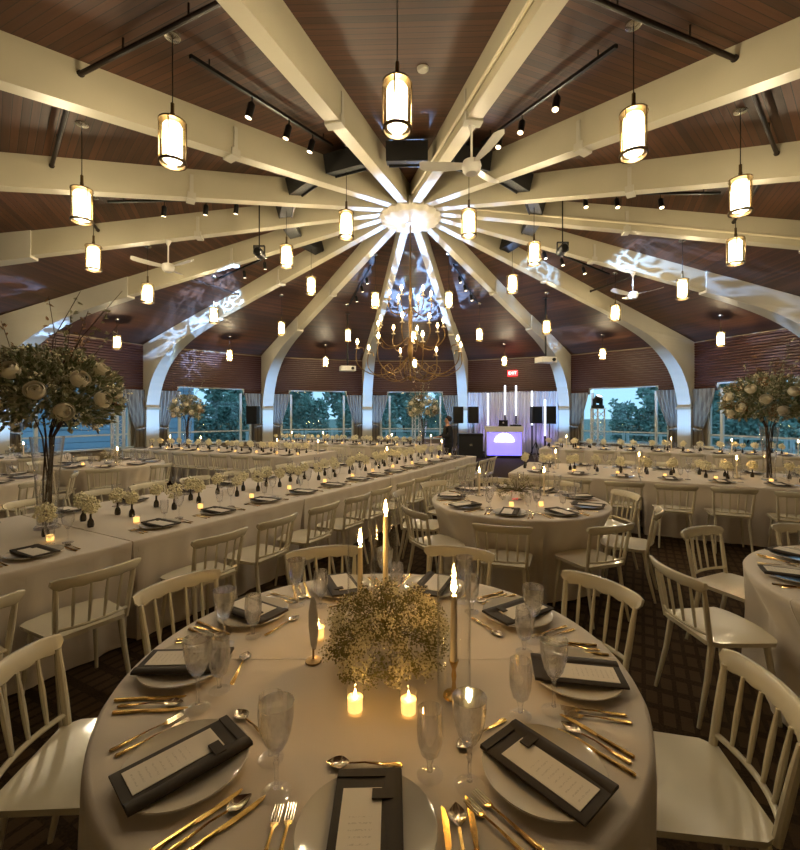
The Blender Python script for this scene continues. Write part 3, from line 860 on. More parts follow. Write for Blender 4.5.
def faceted_bowl():
    """cut crystal bowl: diamond facets below a smooth band at the rim"""
    mb = MB(); n = 14
    prof = [(.009, .101), (.019, .112), (.029, .130), (.036, .152), (.0405, .176), (.0425, .198), (.0436, .2225)]
    rows = [[(r * cos(2 * pi * (k + .5 * (i % 2)) / n), r * sin(2 * pi * (k + .5 * (i % 2)) / n), z) for k in range(n)] for i, (r, z) in enumerate(prof)]
    vs = [p for r in rows for p in r]; fs = []
    for i in range(len(rows) - 1):
        for k in range(n):
            a, b = i * n + k, i * n + (k + 1) % n
            c, d = (i + 1) * n + k, (i + 1) * n + (k + 1) % n
            if i % 2 == 0: fs += [(a, b, c), (b, d, c)]
            else: fs += [(a, b, d), (a, d, c)]
    fs.append(tuple(reversed(range(n))))
    mb.add(vs, fs)
    mb.lathe([(.0436, .2225), (.0420, .2225), (.0415, .2215), (.0436, .2210)], 28, close=True)
    mb.lathe([(0, .108), (.016, .115), (.030, .142), (.038, .18), (.0420, .222)], 28)
    return mb.mesh('bowl', M_glass, False)
WINE = [('bowl', faceted_bowl()),
        ('stem', MB().lathe([(0, .012), (.008, .014), (.0050, .03), (.0048, .06), (.0075, .075), (.0050, .085), (.0085, .098), (.010, .103), (0, .104)], 8).mesh('stem', M_glass, False)),
        ('foot', MB().lathe([(0, 0), (.037, 0), (.0375, .002), (.02, .005), (.006, .013), (0, .0135)], 32).mesh('foot', M_foot))]
GOBLET = [('bowl', MB().lathe([(0, .048), (.012, .049), (.024, .06), (.0325, .09), (.0345, .125), (.0315, .172), (.0298, .172), (.0325, .125), (.0305, .092), (.022, .064), (0, .054)], 36).mesh('bowl', M_glass),
           [('water', MB().lathe([(0, .0545), (.021, .0645), (.0295, .092), (.0318, .125), (.0314, .135), (0, .135)], 28).mesh('water', M_water))]),
          ('stem', MB().lathe([(0, .010), (.008, .012), (.0065, .028), (.010, .042), (.012, .05), (0, .051)], 14, mod=ang_mod(6, .08)).mesh('stem', M_glass)),
          ('foot', MB().lathe([(0, 0), (.033, 0), (.0335, .003), (.016, .007), (.007, .012), (0, .0125)], 32).mesh('foot', M_foot))]
WINE_FAR = [('bowl', MB().lathe([(0, .100), (.020, .112), (.036, .15), (.0435, .222), (.042, .222), (.034, .15), (.018, .115), (0, .106)], 14).mesh('bowl', M_farglass)),
            ('stem', MB().lathe([(0, 0), (.037, 0), (.036, .004), (.006, .012), (.005, .095), (.012, .102), (0, .102)], 12).mesh('stem', M_farglass))]
GOBLET_FAR = [('bowl', MB().lathe([(0, .048), (.024, .06), (.0345, .12), (.0315, .172), (.03, .172), (.0325, .12), (.022, .064), (0, .054)], 14).mesh('bowl', M_farglass)),
              ('foot', MB().lathe([(0, 0), (.033, 0), (.032, .004), (.008, .012), (.009, .05), (0, .05)], 12).mesh('foot', M_farglass))]
def flame_mesh(z, s=1.0):
    return MB().lathe([(0, z), (.004 * s, z + .004 * s), (.0085 * s, z + .016 * s), (.0065 * s, z + .03 * s), (.0022 * s, z + .05 * s), (0, z + .06 * s)], 10).mesh('flame', M_flame)
def hurricane_parts(H, candle_top, stick=.12):
    r = .055
    return [('glass_cylinder', MB().lathe([(0, 0), (r, 0), (r, H), (r - .0025, H), (r - .0025, .004), (0, .004)], 36).mesh('glass_cylinder', M_thin)),
            ('candlestick', MB().lathe([(0, .004), (.036, .004), (.034, .01), (.009, .018), (.006, .05), (.009, .07), (.006, .09), (.013, stick - .01), (.016, stick), (0, stick)], 20).mesh('candlestick', M_gold)),
            ('taper_candle', MB().lathe([(0, stick - .005), (.0125, stick - .005), (.0105, candle_top - .004), (.006, candle_top), (0, candle_top - .003)], 16).mesh('taper_candle', M_wax),
             [('wick', MB().tube([(0, 0, candle_top - .004), (.001, 0, candle_top + .008)], .001, 5).mesh('wick', M_black)), ('flame', flame_mesh(candle_top + .004, 1.15))])]
VOTIVE = [('glass_cup', MB().lathe([(0, 0), (.026, 0), (.029, .07), (.0272, .07), (.0245, .006), (0, .006)], 24).mesh('glass_cup', M_thin)),
          ('votive_candle', MB().lathe([(0, .007), (.0235, .007), (.0245, .046), (.020, .047), (0, .045)], 20).mesh('votive_candle', M_waxlit),
           [('flame', flame_mesh(.048, .42))])]
VOTIVE_FAR = [('glass_cup', MB().lathe([(0, 0), (.026, 0), (.029, .07), (.0272, .07), (.0245, .006), (0, .006)], 12).mesh('glass_cup', M_thin)),
              ('votive_candle', MB().lathe([(0, .007), (.0235, .007), (.0245, .046), (0, .046)], 12).mesh('votive_candle', M_waxlit))]
# taper candle in a low gold holder with hurricane for the far tables
HURR_FAR = [('glass_cylinder', MB().lathe([(0, 0), (.05, 0), (.05, .34), (.048, .34), (.048, .004), (0, .004)], 16).mesh('glass_cylinder', M_thin)),
            ('taper_candle', MB().lathe([(0, .004), (.03, .004), (.008, .02), (.012, .06), (.0115, .26), (0, .262)], 10).mesh('taper_candle', M_wax), [('flame', flame_mesh(.262, 1.1))])]

# ------------------------------------------------------------------ flowers
def blob(mb, c, r, seed=None):
    """small octahedral blossom"""
    x, y, z = c
    a = U(0, 6)
    ca, sa = cos(a) * r, sin(a) * r
    mb.add([(x + ca, y + sa, z), (x - sa, y + ca, z + r * .2), (x - ca, y - sa, z), (x + sa, y - ca, z - r * .2), (x, y, z + r), (x, y, z - r * .7)],
           [(0, 1, 4), (1, 2, 4), (2, 3, 4), (3, 0, 4), (1, 0, 5), (2, 1, 5), (3, 2, 5), (0, 3, 5)])
def rand_dir(zmin=-.25):
    while True:
        v = Vector((U(-1, 1), U(-1, 1), U(-1, 1)))
        if .05 < v.length < 1:
            v.normalize()
            if v.z > zmin: return v
def breath_parts(n=2600, rad_=.235, ht=.165):
    st, wh, gr = MB(), MB(), MB()
    for i in range(150):
        d = rand_dir(-.3); L = U(.72, .95)
        p0 = Vector((d.x * .02, d.y * .02, .09))
        p2 = Vector((d.x * rad_ * L, d.y * rad_ * L, .095 + d.z * ht * L))
        mid = (p0 + p2) / 2 + Vector((0, 0, .02))
        st.tube([p0, mid, p2], [.0014, .0012, .0008], 3, False)
    ncl = max(40, n // 45)
    for i in range(ncl):
        d = rand_dir(-.55); q = U(.0, 1) ** .3
        k = .42 + .58 * q
        ctr = Vector((d.x * rad_ * k, d.y * rad_ * k, .10 + d.z * ht * k))
        white = R() < .3 + .35 * q
        for b_ in range(45):
            p = ctr + rand_dir(-1) * (.034 * R() ** .6)
            if p.z < .012: p.z = .012 + R() * .01
            blob(wh if (white and R() < .8) else gr, tuple(p), U(.0028, .0052))
    return [('low_vase', MB().lathe([(0, 0), (.06, 0), (.07, .03), (.062, .085), (.058, .085), (.06, .03), (.05, .006), (0, .006)], 24).mesh('low_vase', M_farglass)),
            ('stem_cluster', st.mesh('stem_cluster', M_stem), None, 'stuff'),
            ('blossom_cloud', wh.mesh('blossom_cloud', M_breath, False), None, 'stuff'),
            ('bud_cloud', gr.mesh('bud_cloud', M_breathg, False), None, 'stuff')]
BREATH = breath_parts(10500)
BREATH_FAR = breath_parts(1300)
def rose_mesh(r=.06, m=None):
    """cabbage rose: layers of cupped petals wrapped on a ball"""
    mb = MB()
    for layer, (n, rr, t1) in enumerate([(3, .38, 168), (4, .58, 160), (5, .78, 146), (6, 1.0, 128), (6, 1.08, 104)]):
        for k in range(n):
            a0 = layer * .7 + 2 * pi * k / n
            rows = []
            for i in range(5):
                v = i / 4
                th = rad(22 + (t1 - 22) * v)
                row = []
                for j in range(5):
                    u = -1 + j / 2
                    a = a0 + u * (pi / n) * 1.35 * (.5 + .5 * sin(min(1, v * 1.2) * pi * .55))
                    thj = th - rad(9) * u * u * v
                    q = r * rr * (1 + .05 * v * (1 - u * u)) * (1 + (.07 if i == 4 else 0))
                    row.append((q * sin(thj) * cos(a), q * sin(thj) * sin(a), -q * cos(thj) * .95))
                rows.append(row)
            mb.grid(rows)
    return mb.mesh('rose', m or M_rose)
ROSE = rose_mesh()
def leaf(mb, p, d, L, w, up=None):
    d = d.normalized()
    s = d.cross(Vector((U(-1, 1), U(-1, 1), U(-1, 1))))
    if s.length < 1e-3: s = d.orthogonal()
    s = s.normalized() * w
    nrm = d.cross(s).normalized() * L * .12
    p = Vector(p)
    mb.add([p, p + d * L * .35 + s - nrm, p + d * L * .75 + s * .7, p + d * L, p + d * L * .75 - s * .7, p + d * L * .35 - s - nrm, p + d * L * .5 + nrm],
           [(0, 1, 6), (1, 2, 6), (2, 3, 6), (3, 4, 6), (4, 5, 6), (5, 0, 6)])
def tall_parts(seed, W=.5, head_z=1.08, nl=2800, branches=10):
    random.seed(seed)
    P = []
    VH = .74
    P.append(('tall_vase', MB().lathe([(0, 0), (.09, 0), (.088, .012), (.07, .03), (.07, .2), (.085, .45), (.115, VH), (.112, VH), (.082, .45), (.067, .2), (.064, .035), (0, .02)], 32).mesh('tall_vase', M_vase)))
    stm = MB()
    for i in range(12):
        a = U(0, 6.3)
        stm.tube([(.03 * cos(a), .03 * sin(a), .03), (.03 * cos(a + 1.2), .03 * sin(a + 1.2), .4), (.045 * cos(a + 2), .045 * sin(a + 2), VH), (.12 * cos(a + 2), .12 * sin(a + 2), VH + .15)], [.006, .006, .006, .004], 5)
    P.append(('stem_bundle', stm.mesh('stem_bundle', M_branch), None, 'stuff'))
    g1, g2, g3 = MB(), MB(), MB()
    c = Vector((0, 0, head_z))
    for i in range(nl):
        d = rand_dir(-.75); q = U(0, 1) ** .4
        p = c + Vector((d.x * W * q, d.y * W * q, d.z * .36 * q))
        out = (d + Vector((U(-.7, .7), U(-.7, .7), U(-.5, .8)))).normalized()
        leaf(g1 if R() < .5 else g2, p, out, U(.035, .09), U(.009, .02))
    P.append(('green_leaves', g1.mesh('green_leaves', M_leaf, False), None, 'stuff'))
    P.append(('olive_leaves', g2.mesh('olive_leaves', M_leaf2, False), None, 'stuff'))
    fil = MB()
    for i in range(70):
        d = rand_dir(-.7); ctr = c + Vector((d.x * W * U(.8, 1.08), d.y * W * U(.8, 1.08), d.z * .38))
        for q in range(12): blob(fil, ctr + rand_dir(-1) * U(.0, .06), U(.006, .012))
    P.append(('filler_blossoms', fil.mesh('filler_blossoms', M_puff, False), None, 'stuff'))
    # hydrangea-like clusters
    for k in range(16):
        d = rand_dir(-.5); ctr = c + Vector((d.x * W * .85, d.y * W * .85, d.z * .33))
        h = MB()
        for q in range(70):
            e = rand_dir(-.9); blob(h, ctr + e * U(.045, .085), U(.009, .016))
        P.append(('flower_cluster', h.mesh('flower_cluster', M_leaf2 if k % 3 else M_rust, False), None, 'stuff'))
    br = []
    for k in range(branches):
        a = U(0, 6.28); el = U(.75, 1.5); L = U(.5, .98)
        d = Vector((cos(a) * cos(el), sin(a) * cos(el), sin(el)))
        p0 = c + Vector((d.x * .15, d.y * .15, .05)); p1 = p0 + d * L * .5 + Vector((U(-.05, .05), U(-.05, .05), 0)); p2 = p0 + d * L + Vector((U(-.1, .1), U(-.1, .1), U(-.05, .05)))
        b = MB().tube([p0, p1, p2], [.005, .004, .002], 5)
        lf = MB()
        for q in range(12):
            t = U(.35, 1); pp = p0.lerp(p2, t)
            leaf(lf, pp, rand_dir(-1), U(.03, .06), U(.008, .016))
        P.append(('branch', b.mesh('branch', M_branch), [('branch_leaves', lf.mesh('branch_leaves', M_rust if k % 2 else M_leaf2, False))]))
    return P, c, W
def spawn_tall(parts_c, loc, rz, label, nrose, seed, front):
    parts, c, W = parts_c
    o = spawn('tall_arrangement', parts, loc, rz, label, 'flower arrangement', None)
    random.seed(seed)
    for k in range(nrose):
        m = int(nrose * .75)
        if k < m: a = front - rz + (-1.15 + 2.3 * ((k * .618) % 1.0)); el = -.6 + 1.25 * (k + .5) / m      # most roses face the aisle side
        else: a = front - rz + pi + U(-1.2, 1.2); el = U(-.4, .6)
        d = Vector((cos(a) * cos(el), sin(a) * cos(el), sin(el)))
        q = obj('rose', ROSE, o, c + Vector((d.x * W * .98, d.y * W * .98, d.z * .36)))
        q.rotation_euler = Vector(d + Vector((0, 0, .25))).to_track_quat('Z', 'Y').to_euler()
        q.scale = (1.0,) * 3
    return o
# bud vases with one round cream head
def puff_mesh(r, n=120):
    mb = MB()
    for i in range(n):
        d = rand_dir(-.95); blob(mb, tuple(Vector((0, 0, .175)) + d * r * U(.55, 1.0)), U(.010, .017))
    return mb.mesh('flower_head', M_puff, False)
BUD = []
for s in range(3):
    BUD.append([('bud_vase', MB().lathe([(0, 0), (.022, 0), (.026, .02), (.022, .05), (.009, .075), (.008, .105), (.011, .11), (.008, .108), (.006, .075), (0, .02)], 14).mesh('bud_vase', M_budvase)),
                ('stem', MB().tube([(0, 0, .06), (.004, 0, .14 + .02 * s)], .003, 5).mesh('stem', M_stem)),
                ('flower_head', puff_mesh(.06 + .008 * s))])

# ================================================================== TABLES
TOP = .76
def round_cloth(Rr, folds, seed, dents=()):
    random.seed(seed)
    ph = [U(0, 6) for _ in range(4)]
    def wob(a): return .55 * sin(folds * a + ph[0]) + .3 * sin((folds + 5) * a + ph[1]) + .2 * sin((folds * 2 + 3) * a + ph[2])
    n = 180; rows = []
    def dent(a, z):
        q = 0
        for c in dents:
            d = abs((a - c + pi) % (2 * pi) - pi); t = max(0, 1 - max(0, d - .26) / .16)
            q = max(q, t * t * (3 - 2 * t))
        f = min(1, max(0, (TOP - .02 - z) / .25))
        return q * f * .125
    rings_ = [(0.02, TOP, 0), (.3, TOP, 0), (.6, TOP, 0), (Rr - .06, TOP, 0), (Rr - .012, TOP, 0), (Rr - .002, TOP - .004, 0), (Rr + .004, TOP - .014, .05), (Rr + .006, TOP - .06, .25), (Rr + .005, TOP - .13, .45), (Rr + .005, TOP - .2, .6), (Rr + .006, TOP - .28, .7), (Rr + .01, TOP - .4, .85), (Rr + .02, .2, 1.0), (Rr + .03, .012, 1.1)]
    for r, z, w in rings_:
        row = []
        for k in range(n):
            a = 2 * pi * k / n
            q = r + .028 * w * wob(a) * (1 - 5 * dent(a, z)) - dent(a, z)
            row.append((q * cos(a), q * sin(a), z))
        rows.append(row)
    mb = MB(); mb.grid([list(reversed(r)) for r in rows], closed=True)
    mb.f.append(tuple(range(n)))
    return mb.mesh('tablecloth', M_cloth, angle=60)
ROUND_TABLE = [('tabletop', MB().lathe([(0, TOP - .035), (.89, TOP - .035), (.895, TOP - .02), (.89, TOP - .006), (0, TOP - .006)], 48).mesh('tabletop', M_wood))] + \
    [('leg', MB().tube([(.45 * cos(a), .45 * sin(a), TOP - .03), (.55 * cos(a), .55 * sin(a), 0)], .018, 8).mesh('leg', M_black)) for a in (0.7, 2.3, 3.8, 5.4)]
CNT = {'settings': 0}
ORD = ['', 'first', 'second', 'third', 'fourth', 'fifth', 'sixth', 'seventh', 'eighth', 'ninth', 'tenth', 'eleventh', 'twelfth', 'thirteenth', 'fourteenth', 'fifteenth', 'sixteenth']
def NUM(k):
    if k < len(ORD): return ORD[k]
    return {17: 'seventeenth', 18: 'eighteenth', 19: 'nineteenth', 20: 'twentieth'}.get(k) or 'twenty-' + ORD[k - 20]
def setting(x, y, ang, desc, grp, level, z=TOP, seat=None):
    """place setting at plate centre; ang = direction (radians) that points to the table's middle. level 3 full, 2 most, 1 far"""
    ux, uy = cos(ang), sin(ang); rx, ry = uy, -ux          # inward, diner's right
    rz = ang - pi / 2
    def at(r, u): return (x + rx * r + ux * u, y + ry * r + uy * u)
    who = seat or ('on ' + desc)
    def put(name, parts, r, u, dz, drot, label, cat, group):
        px, py = at(r, u)
        return spawn(name, parts, (px, py, z + dz), rz + drot, label + ' ' + who, cat, None if seat else group + ' on ' + grp)
    j = lambda q: U(-q, q)
    put('dinner_plate', PLATE if level >= 2 else PLATE_FAR, 0, 0, 0, 0, 'ivory dinner plate', 'plate', 'plates')
    dr = j(.05)
    put('folded_napkin', NAPKIN, .0, -.005, .0242, dr, 'folded charcoal napkin', 'napkin', 'napkins')
    put('menu_card', MENU, -.014, -.022, .0318, dr, 'ivory menu card', 'menu', 'menu cards')
    if level >= 2:
        put('fork', FORK, -.212 + j(.003), -.02, 0, j(.02), 'outer gold fork', 'fork', 'outer forks')
        put('fork', FORK, -.180 + j(.003), -.015, 0, j(.02), 'inner gold fork', 'fork', 'inner forks')
        put('knife', KNIFE, .175 + j(.003), -.04, 0, j(.02), 'gold table knife', 'knife', 'knives')
        put('soup_spoon', SPOON, .206, -.03, 0, j(.015), 'gold soup spoon', 'spoon', 'spoons')
        if level >= 3:
            put('butter_knife', KNIFE, .236, -.012, 0, j(.02), 'gold butter knife', 'knife', 'butter knives')
            put('dessert_spoon', SPOON, j(.02), .196, 0, pi / 2 + j(.06), 'gold dessert spoon', 'spoon', 'dessert spoons')
        put('wine_glass', WINE if level >= 3 else WINE_FAR, .235 + j(.012), .12 + j(.01), 0, j(3), 'tall crystal wine glass', 'glass', 'wine glasses')
        put('water_goblet', GOBLET if level >= 3 else GOBLET_FAR, .145 + j(.012), .165 + j(.01), 0, j(3), 'short water goblet', 'glass', 'water goblets')
    else:
        put('wine_glass', WINE_FAR, .235 + j(.012), .12 + j(.012), 0, 0, 'clear wine glass', 'glass', 'wine glasses')
        put('water_goblet', GOBLET_FAR, .14 + j(.012), .175 + j(.012), 0, 0, 'clear water goblet', 'glass', 'water goblets')
def put_chair(x, y, ang, label, group):
    """x, y = seat centre; ang = facing direction"""
    spawn('spindle_back_chair', CHAIR, (x, y, 0), ang - pi / 2 + U(-.04, .04), label, 'chair', group)
def round_table(cx, cy, a0, desc, level, chairs, Rr=.914, folds=22, seed=1, seats=range(9), plate_r=.70, chair_r=1.04, mark=None, k0=0, extra=(), nudge={}):
    spawn('round_table', ROUND_TABLE, (cx, cy, 0), 0, 'round folding table hidden beneath the cloth of ' + desc, 'table')
    o = obj('tablecloth', round_cloth(Rr, folds, seed, [rad(a0 + 40 * k + nudge.get(k, 0)) for k in chairs] + list(extra)), None, (cx, cy, 0)); tag(o, 'floor length ivory cloth on ' + desc, 'tablecloth')
    random.seed(seed + 50)
    def seat(k):
        if not mark: return None
        q = (k - k0) % 9
        return 'at the place nearest ' + mark if q == 0 else 'at the %s place counterclockwise from %s' % (ORD[q], mark)
    for k in seats:
        a = rad(a0 + 40 * k + nudge.get(k, 0))
        setting(cx + plate_r * cos(a), cy + plate_r * sin(a), a + pi, desc, desc, level, seat=seat(k))
    for k in chairs:
        a = rad(a0 + 40 * k + nudge.get(k, 0))
        put_chair(cx + chair_r * cos(a), cy + chair_r * sin(a), a + pi, 'ivory spindle back chair ' + (seat(k) or 'at ' + desc), None if mark else 'chairs around ' + desc)

D1 = 'the round table with three hurricane candles'
T1 = (-.098, 1.68)
round_table(*T1, -90, D1, 3, [2, 3, 4, 5, 6, 7], Rr=.905, seed=3, chair_r=1.04, plate_r=.705, mark='the paired votives', nudge={0: 1, 7: -5, 8: -2.5, 6: -1})
spawn('flower_bowl', BREATH, (-.075, 1.67, TOP), .4, 'dense round ball of baby\'s breath between three hurricane candles', 'flowers')
spawn('hurricane_candle', hurricane_parts(.43, .335), (.158, 1.452, TOP), 0, 'gold candlestick and lit taper in glass cylinder nearest the two votives', 'candle')
spawn('hurricane_candle', hurricane_parts(.53, .47), (-.09, 1.99, TOP), 0, 'tallest lit taper in glass cylinder behind the baby\'s breath ball', 'candle')
spawn('hurricane_candle', hurricane_parts(.41, .345), (-.2, 1.95, TOP), 0, 'shorter lit taper in glass cylinder beside the tallest one', 'candle')
spawn('votive_candle', VOTIVE, (-.157, 1.38, TOP), 0, 'small lit votive before the baby\'s breath, the one farther from the hurricane candle', 'candle')
spawn('votive_candle', VOTIVE, (.009, 1.37, TOP), 0, 'small lit votive before the baby\'s breath, the one nearer the hurricane candle', 'candle')
spawn('votive_candle', VOTIVE, (-.36, 1.83, TOP), 0, 'lit votive behind the white table card', 'candle')
CARD = [('card', MB().lathe([(0, -.105), (.02, -.09), (.036, -.03), (.036, .03), (.02, .085), (0, .1)], 20, (0, 0, .145), sx=.12).mesh('card', M_shirt)),
        ('card_stand', MB().lathe([(0, 0), (.03, 0), (.03, .006), (.004, .012), (.004, .05), (0, .05)], 14).mesh('card_stand', M_goldd))]
spawn('table_card', CARD, (-.345, 1.66, TOP), rad(42), 'white oval table marker on a stand beside the baby\'s breath ball', 'table marker')

D2 = 'the round table ringed by nine chairs'
T2 = (1.2, 4.75)
round_table(*T2, -110, D2, 2, range(9), seed=11, mark='the tall vase table', k0=7)
spawn('flower_bowl', BREATH_FAR, (1.2, 4.78, TOP), 1.0, 'green and cream flower ball in the middle of ' + D2, 'flowers')
HF = hurricane_parts(.36, .30)
spawn('hurricane_candle', HURR_FAR, (.83, 5.0, TOP), 0, 'lit taper in glass on the side of the round table facing the DJ booth', 'candle')
spawn('hurricane_candle', HURR_FAR, (1.56, 5.0, TOP), 0, 'lit taper in glass beside the cream flower ball on the second round table', 'candle')
spawn('votive_candle', VOTIVE_FAR, (1.05, 4.4, TOP), 0, 'small votive on ' + D2, 'candle', 'votives on the second round table')
spawn('votive_candle', VOTIVE_FAR, (1.35, 4.42, TOP), 0, 'small votive on ' + D2, 'candle', 'votives on the second round table')

D3 = 'the round table with deep cloth folds'
T3 = (2.84, 2.22)
round_table(*T3, -4, D3, 2, [2, 3], seed=21, folds=16, chair_r=1.06, extra=[rad(160), rad(168)], mark='the aisle row table', k0=3)
put_chair(1.81, 2.58, rad(2), 'ivory spindle back chair turned side on at ' + D3, None)
spawn('flower_bowl', BREATH_FAR, (T3[0], T3[1], TOP), 2.0, 'flower ball on ' + D3, 'flowers')

for (cx, cy, d, sd, chs) in ((-5.5, 8.2, 'the round table behind the bud vases', 31, [5, 6, 7, 8, 0, 1]), (-6.1, 6.0, 'the round table behind the rose vase', 41, [0, 1, 2, 8, 7, 6]), (-8.4, 9.6, 'the round table beside the truss curtain', 51, [7, 8, 0, 6])):
    round_table(cx, cy, -90 + sd, d, 1, chs, seed=sd, folds=20)
    spawn('flower_bowl', BREATH_FAR, (cx, cy, TOP), U(0, 6), 'green flower ball on ' + d, 'flowers')
    spawn('hurricane_candle', HURR_FAR, (cx + .3, cy - .2, TOP), 0, 'lit taper in glass on ' + d, 'candle')
    spawn('votive_candle', VOTIVE_FAR, (cx - .25, cy - .3, TOP), 0, 'small lit votive on ' + d, 'candle')

# long tables: modules with their own cloths
MODL = 1.83
def long_cloth(L, W, seed):
    """module 0..L along x, 0..W along y; skirt falls straight with shallow folds and hangs in at the joints"""
    random.seed(seed)
    ph = [U(0, 6) for _ in range(4)]
    per = []
    def side(p, q, n):
        return [(p[0] + (q[0] - p[0]) * k / n, p[1] + (q[1] - p[1]) * k / n) for k in range(n)]
    g = .004
    corners = [(g, 0), (L - g, 0), (L - g, W), (g, W)]
    pts = side(corners[0], corners[1], 44) + side(corners[1], corners[2], 40) + side(corners[2], corners[3], 44) + side(corners[3], corners[0], 40)
    cx, cy = L / 2, W / 2
    rows = []
    for (inset, z, w) in [(.02, TOP, 0), (.006, TOP - .002, 0), (0, TOP - .012, 0), (.004, TOP - .05, .2), (.022, TOP - .25, .7), (.034, .25, 1), (.04, .012, 1.2)]:
        row = []
        for i, (x, y) in enumerate(pts):
            t = i / len(pts) * 2 * pi
            d = inset - .010 * w * (sin(23 * t + ph[0]) + .6 * sin(37 * t + ph[1]))
            d = max(d, .002 if z < TOP - .03 else inset)
            nx = min(max(x, d), L - d); ny = min(max(y, d), W - d)
            row.append((nx, ny, z))
        rows.append(row)
    mb = MB(); mb.grid(rows, closed=True)
    mb.f = [tuple(reversed(f)) for f in mb.f]
    n = len(pts)
    mb.f.append(tuple(range(n)))
    return mb.mesh('tablecloth', M_cloth, angle=50)
def long_table_parts(L, W):
    return [('tabletop', MB().box((L / 2, W / 2, TOP - .02), (L - .03, W - .03, .028)).mesh('tabletop', M_wood, False))] + \
           [('leg', MB().tube([(x, y, TOP - .03), (x, y, 0)], .02, 8).mesh('leg', M_black)) for x in (.2, L - .2) for y in (.25, W - .25)]
LT = long_table_parts(MODL, 1.75)
CLOTHS = [long_cloth(MODL, 1.75, s) for s in (1, 2, 3)]
def long_table(O, e, nmod, desc, level, near_s, far_s, chairs_near, chairs_far, buds, W=1.75, s0=0, nside=1, end=None, rev=False):
    ex, ey = e; nx, ny = -ey * nside, ex * nside
    rz = atan2(ey, ex)
    def P(s, n): return (O[0] + ex * s + nx * n, O[1] + ey * s + ny * n)
    for m in range(nmod):
        x, y = P(s0 + m * MODL, 0)
        spawn('long_table', LT, (x, y, 0), rz, 'trestle table hidden under the %s cloth section of %s' % (ORD[m + 1], desc), 'table', 'table sections of ' + desc)
        o = obj('tablecloth', CLOTHS[m % 3], None, (x, y, 0), rz); tag(o, 'ivory cloth on the %s section of %s%s' % (ORD[m + 1], desc, (' counted from the DJ' if rev else ' counted toward the ' + end.split()[0]) if end else ''), 'tablecloth', 'cloth sections of ' + desc)
    an = atan2(ny, nx)
    for i, s in enumerate(near_s):
        setting(*P(s, .25), an, desc, desc, level, seat=end and '%s aisle place from the %s of %s' % (ORD[i + 1 if rev else len(near_s) - i], end, desc))
    for i, s in enumerate(far_s):
        setting(*P(s, W - .25), an + pi, desc, desc, min(level, 1), seat=end and '%s inner place from the %s of %s' % (ORD[i + 1 if rev else len(far_s) - i], end, desc))
    for i, s in enumerate(chairs_near):
        put_chair(*P(s + U(-.03, .03), -.25 + U(-.03, .01)), an, 'ivory spindle chair %s' % ('%s aisle place from the %s of %s' % (ORD[i + 1 if rev else len(chairs_near) - i], end, desc) if end else 'on the aisle side of ' + desc), None if end else 'chairs along ' + desc)
    for s in chairs_far:
        put_chair(*P(s + U(-.03, .03), W + .26), an + pi, 'ivory spindle back chair on the far side of ' + desc, 'far side chairs of ' + desc)
    used = []
    q = 0
    s = s0 + .12
    L = nmod * MODL
    while s < s0 + L - .1:
        if buds:
            for dn in (-.13, .14):
                px, py = P(s + U(-.06, .06), W / 2 + dn + U(-.06, .06))
                if all(hypot(px - ax, py - ay) > .2 for ax, ay in AVOID) and all(hypot(px - ax, py - ay) > .15 for ax, ay in used):
                    used.append((px, py)); spawn('bud_vase', BUD[q % 3], (px, py, TOP), U(0, 6), ('bud vase with cream flower, %s pair %s along %s' % (NUM(int((s - s0) / .36) + 1), 'from the DJ' if rev else 'toward the ' + end.split()[0], desc)) if end else 'dark bud vase with cream flower head on ' + desc, 'bud vase', 'bud vases along ' + desc)
                q += 1
        s += .36
    k = 0
    s = s0 + .3
    while s < s0 + L:
        px, py = P(s, W / 2 - .34 + U(-.04, .04))
        spawn('votive_candle', VOTIVE_FAR, (px, py, TOP), 0, 'small lit votive candle along the middle of ' + desc, 'candle', 'votives along ' + desc)
        if k % 2 == 0:
            px, py = P(s + .3, W / 2 + U(-.04, .04) + .0)
            if all(hypot(px - ax, py - ay) > .2 for ax, ay in AVOID) and all(hypot(px - ax, py - ay) > .135 for ax, ay in used):
                spawn('hurricane_candle', HURR_FAR, (px, py, TOP), 0, 'lit taper in a glass cylinder along ' + desc, 'candle', 'tapers along ' + desc)
        s += .62; k += 1
    return P
AVOID = []
O4, e4 = (-1.98, 3.22), (.481, .877)
V4 = (O4[0] + e4[0] * -.12 - e4[1] * .98, O4[1] + e4[1] * -.12 + e4[0] * .98)
AVOID.append(V4)
O6, e6 = (1.6, 6.92), (.902, -.432)
V6 = (5.05, 6.16); AVOID.append(V6)
O5, e5 = (-7.4, 11.62), (.91, -.415)
V5 = (-5.85, 11.88); AVOID.append(V5)
O11, e11 = (-4.7, 14.25), (.91, -.415)
V11 = (.50, 12.85); AVOID.append(V11)
near4 = [-1.06, -.49, .365, .924, 1.51, 2.09, 2.65, 3.2, 3.72, 4.2, 4.72, 5.22, 5.75, 6.3, 6.85]
far4 = [-.4, .25, .85, 1.5, 2.1, 2.7, 3.3, 3.9, 4.5, 5.1, 5.7, 6.3]
D4 = 'the tall vase table'
long_table(O4, e4, 5, D4, 2, near4, far4, near4, [.3, .9, 1.5, 2.1, 2.7, 3.3, 3.9, 4.5], True, s0=-1.83, end='DJ end')
spawn_tall(tall_parts(5, .52), (*V4, TOP), .3, 'tall glass vase of ivory roses, foliage and branches on the long diagonal table', 13, 9, rad(-55))
D6 = 'the aisle row table'
seq6 = [.4 + .6 * k for k in range(10)]
long_table(O6, e6, 4, D6, 1, seq6, seq6, seq6, seq6[2:8], True, end='DJ end', rev=True)
spawn_tall(tall_parts(15, .56, 1.1), (*V6, TOP), 1.3, 'tall vase of ivory roses and foliage on the table below the truss window', 12, 19, rad(-129))
D5 = 'the blue window table'
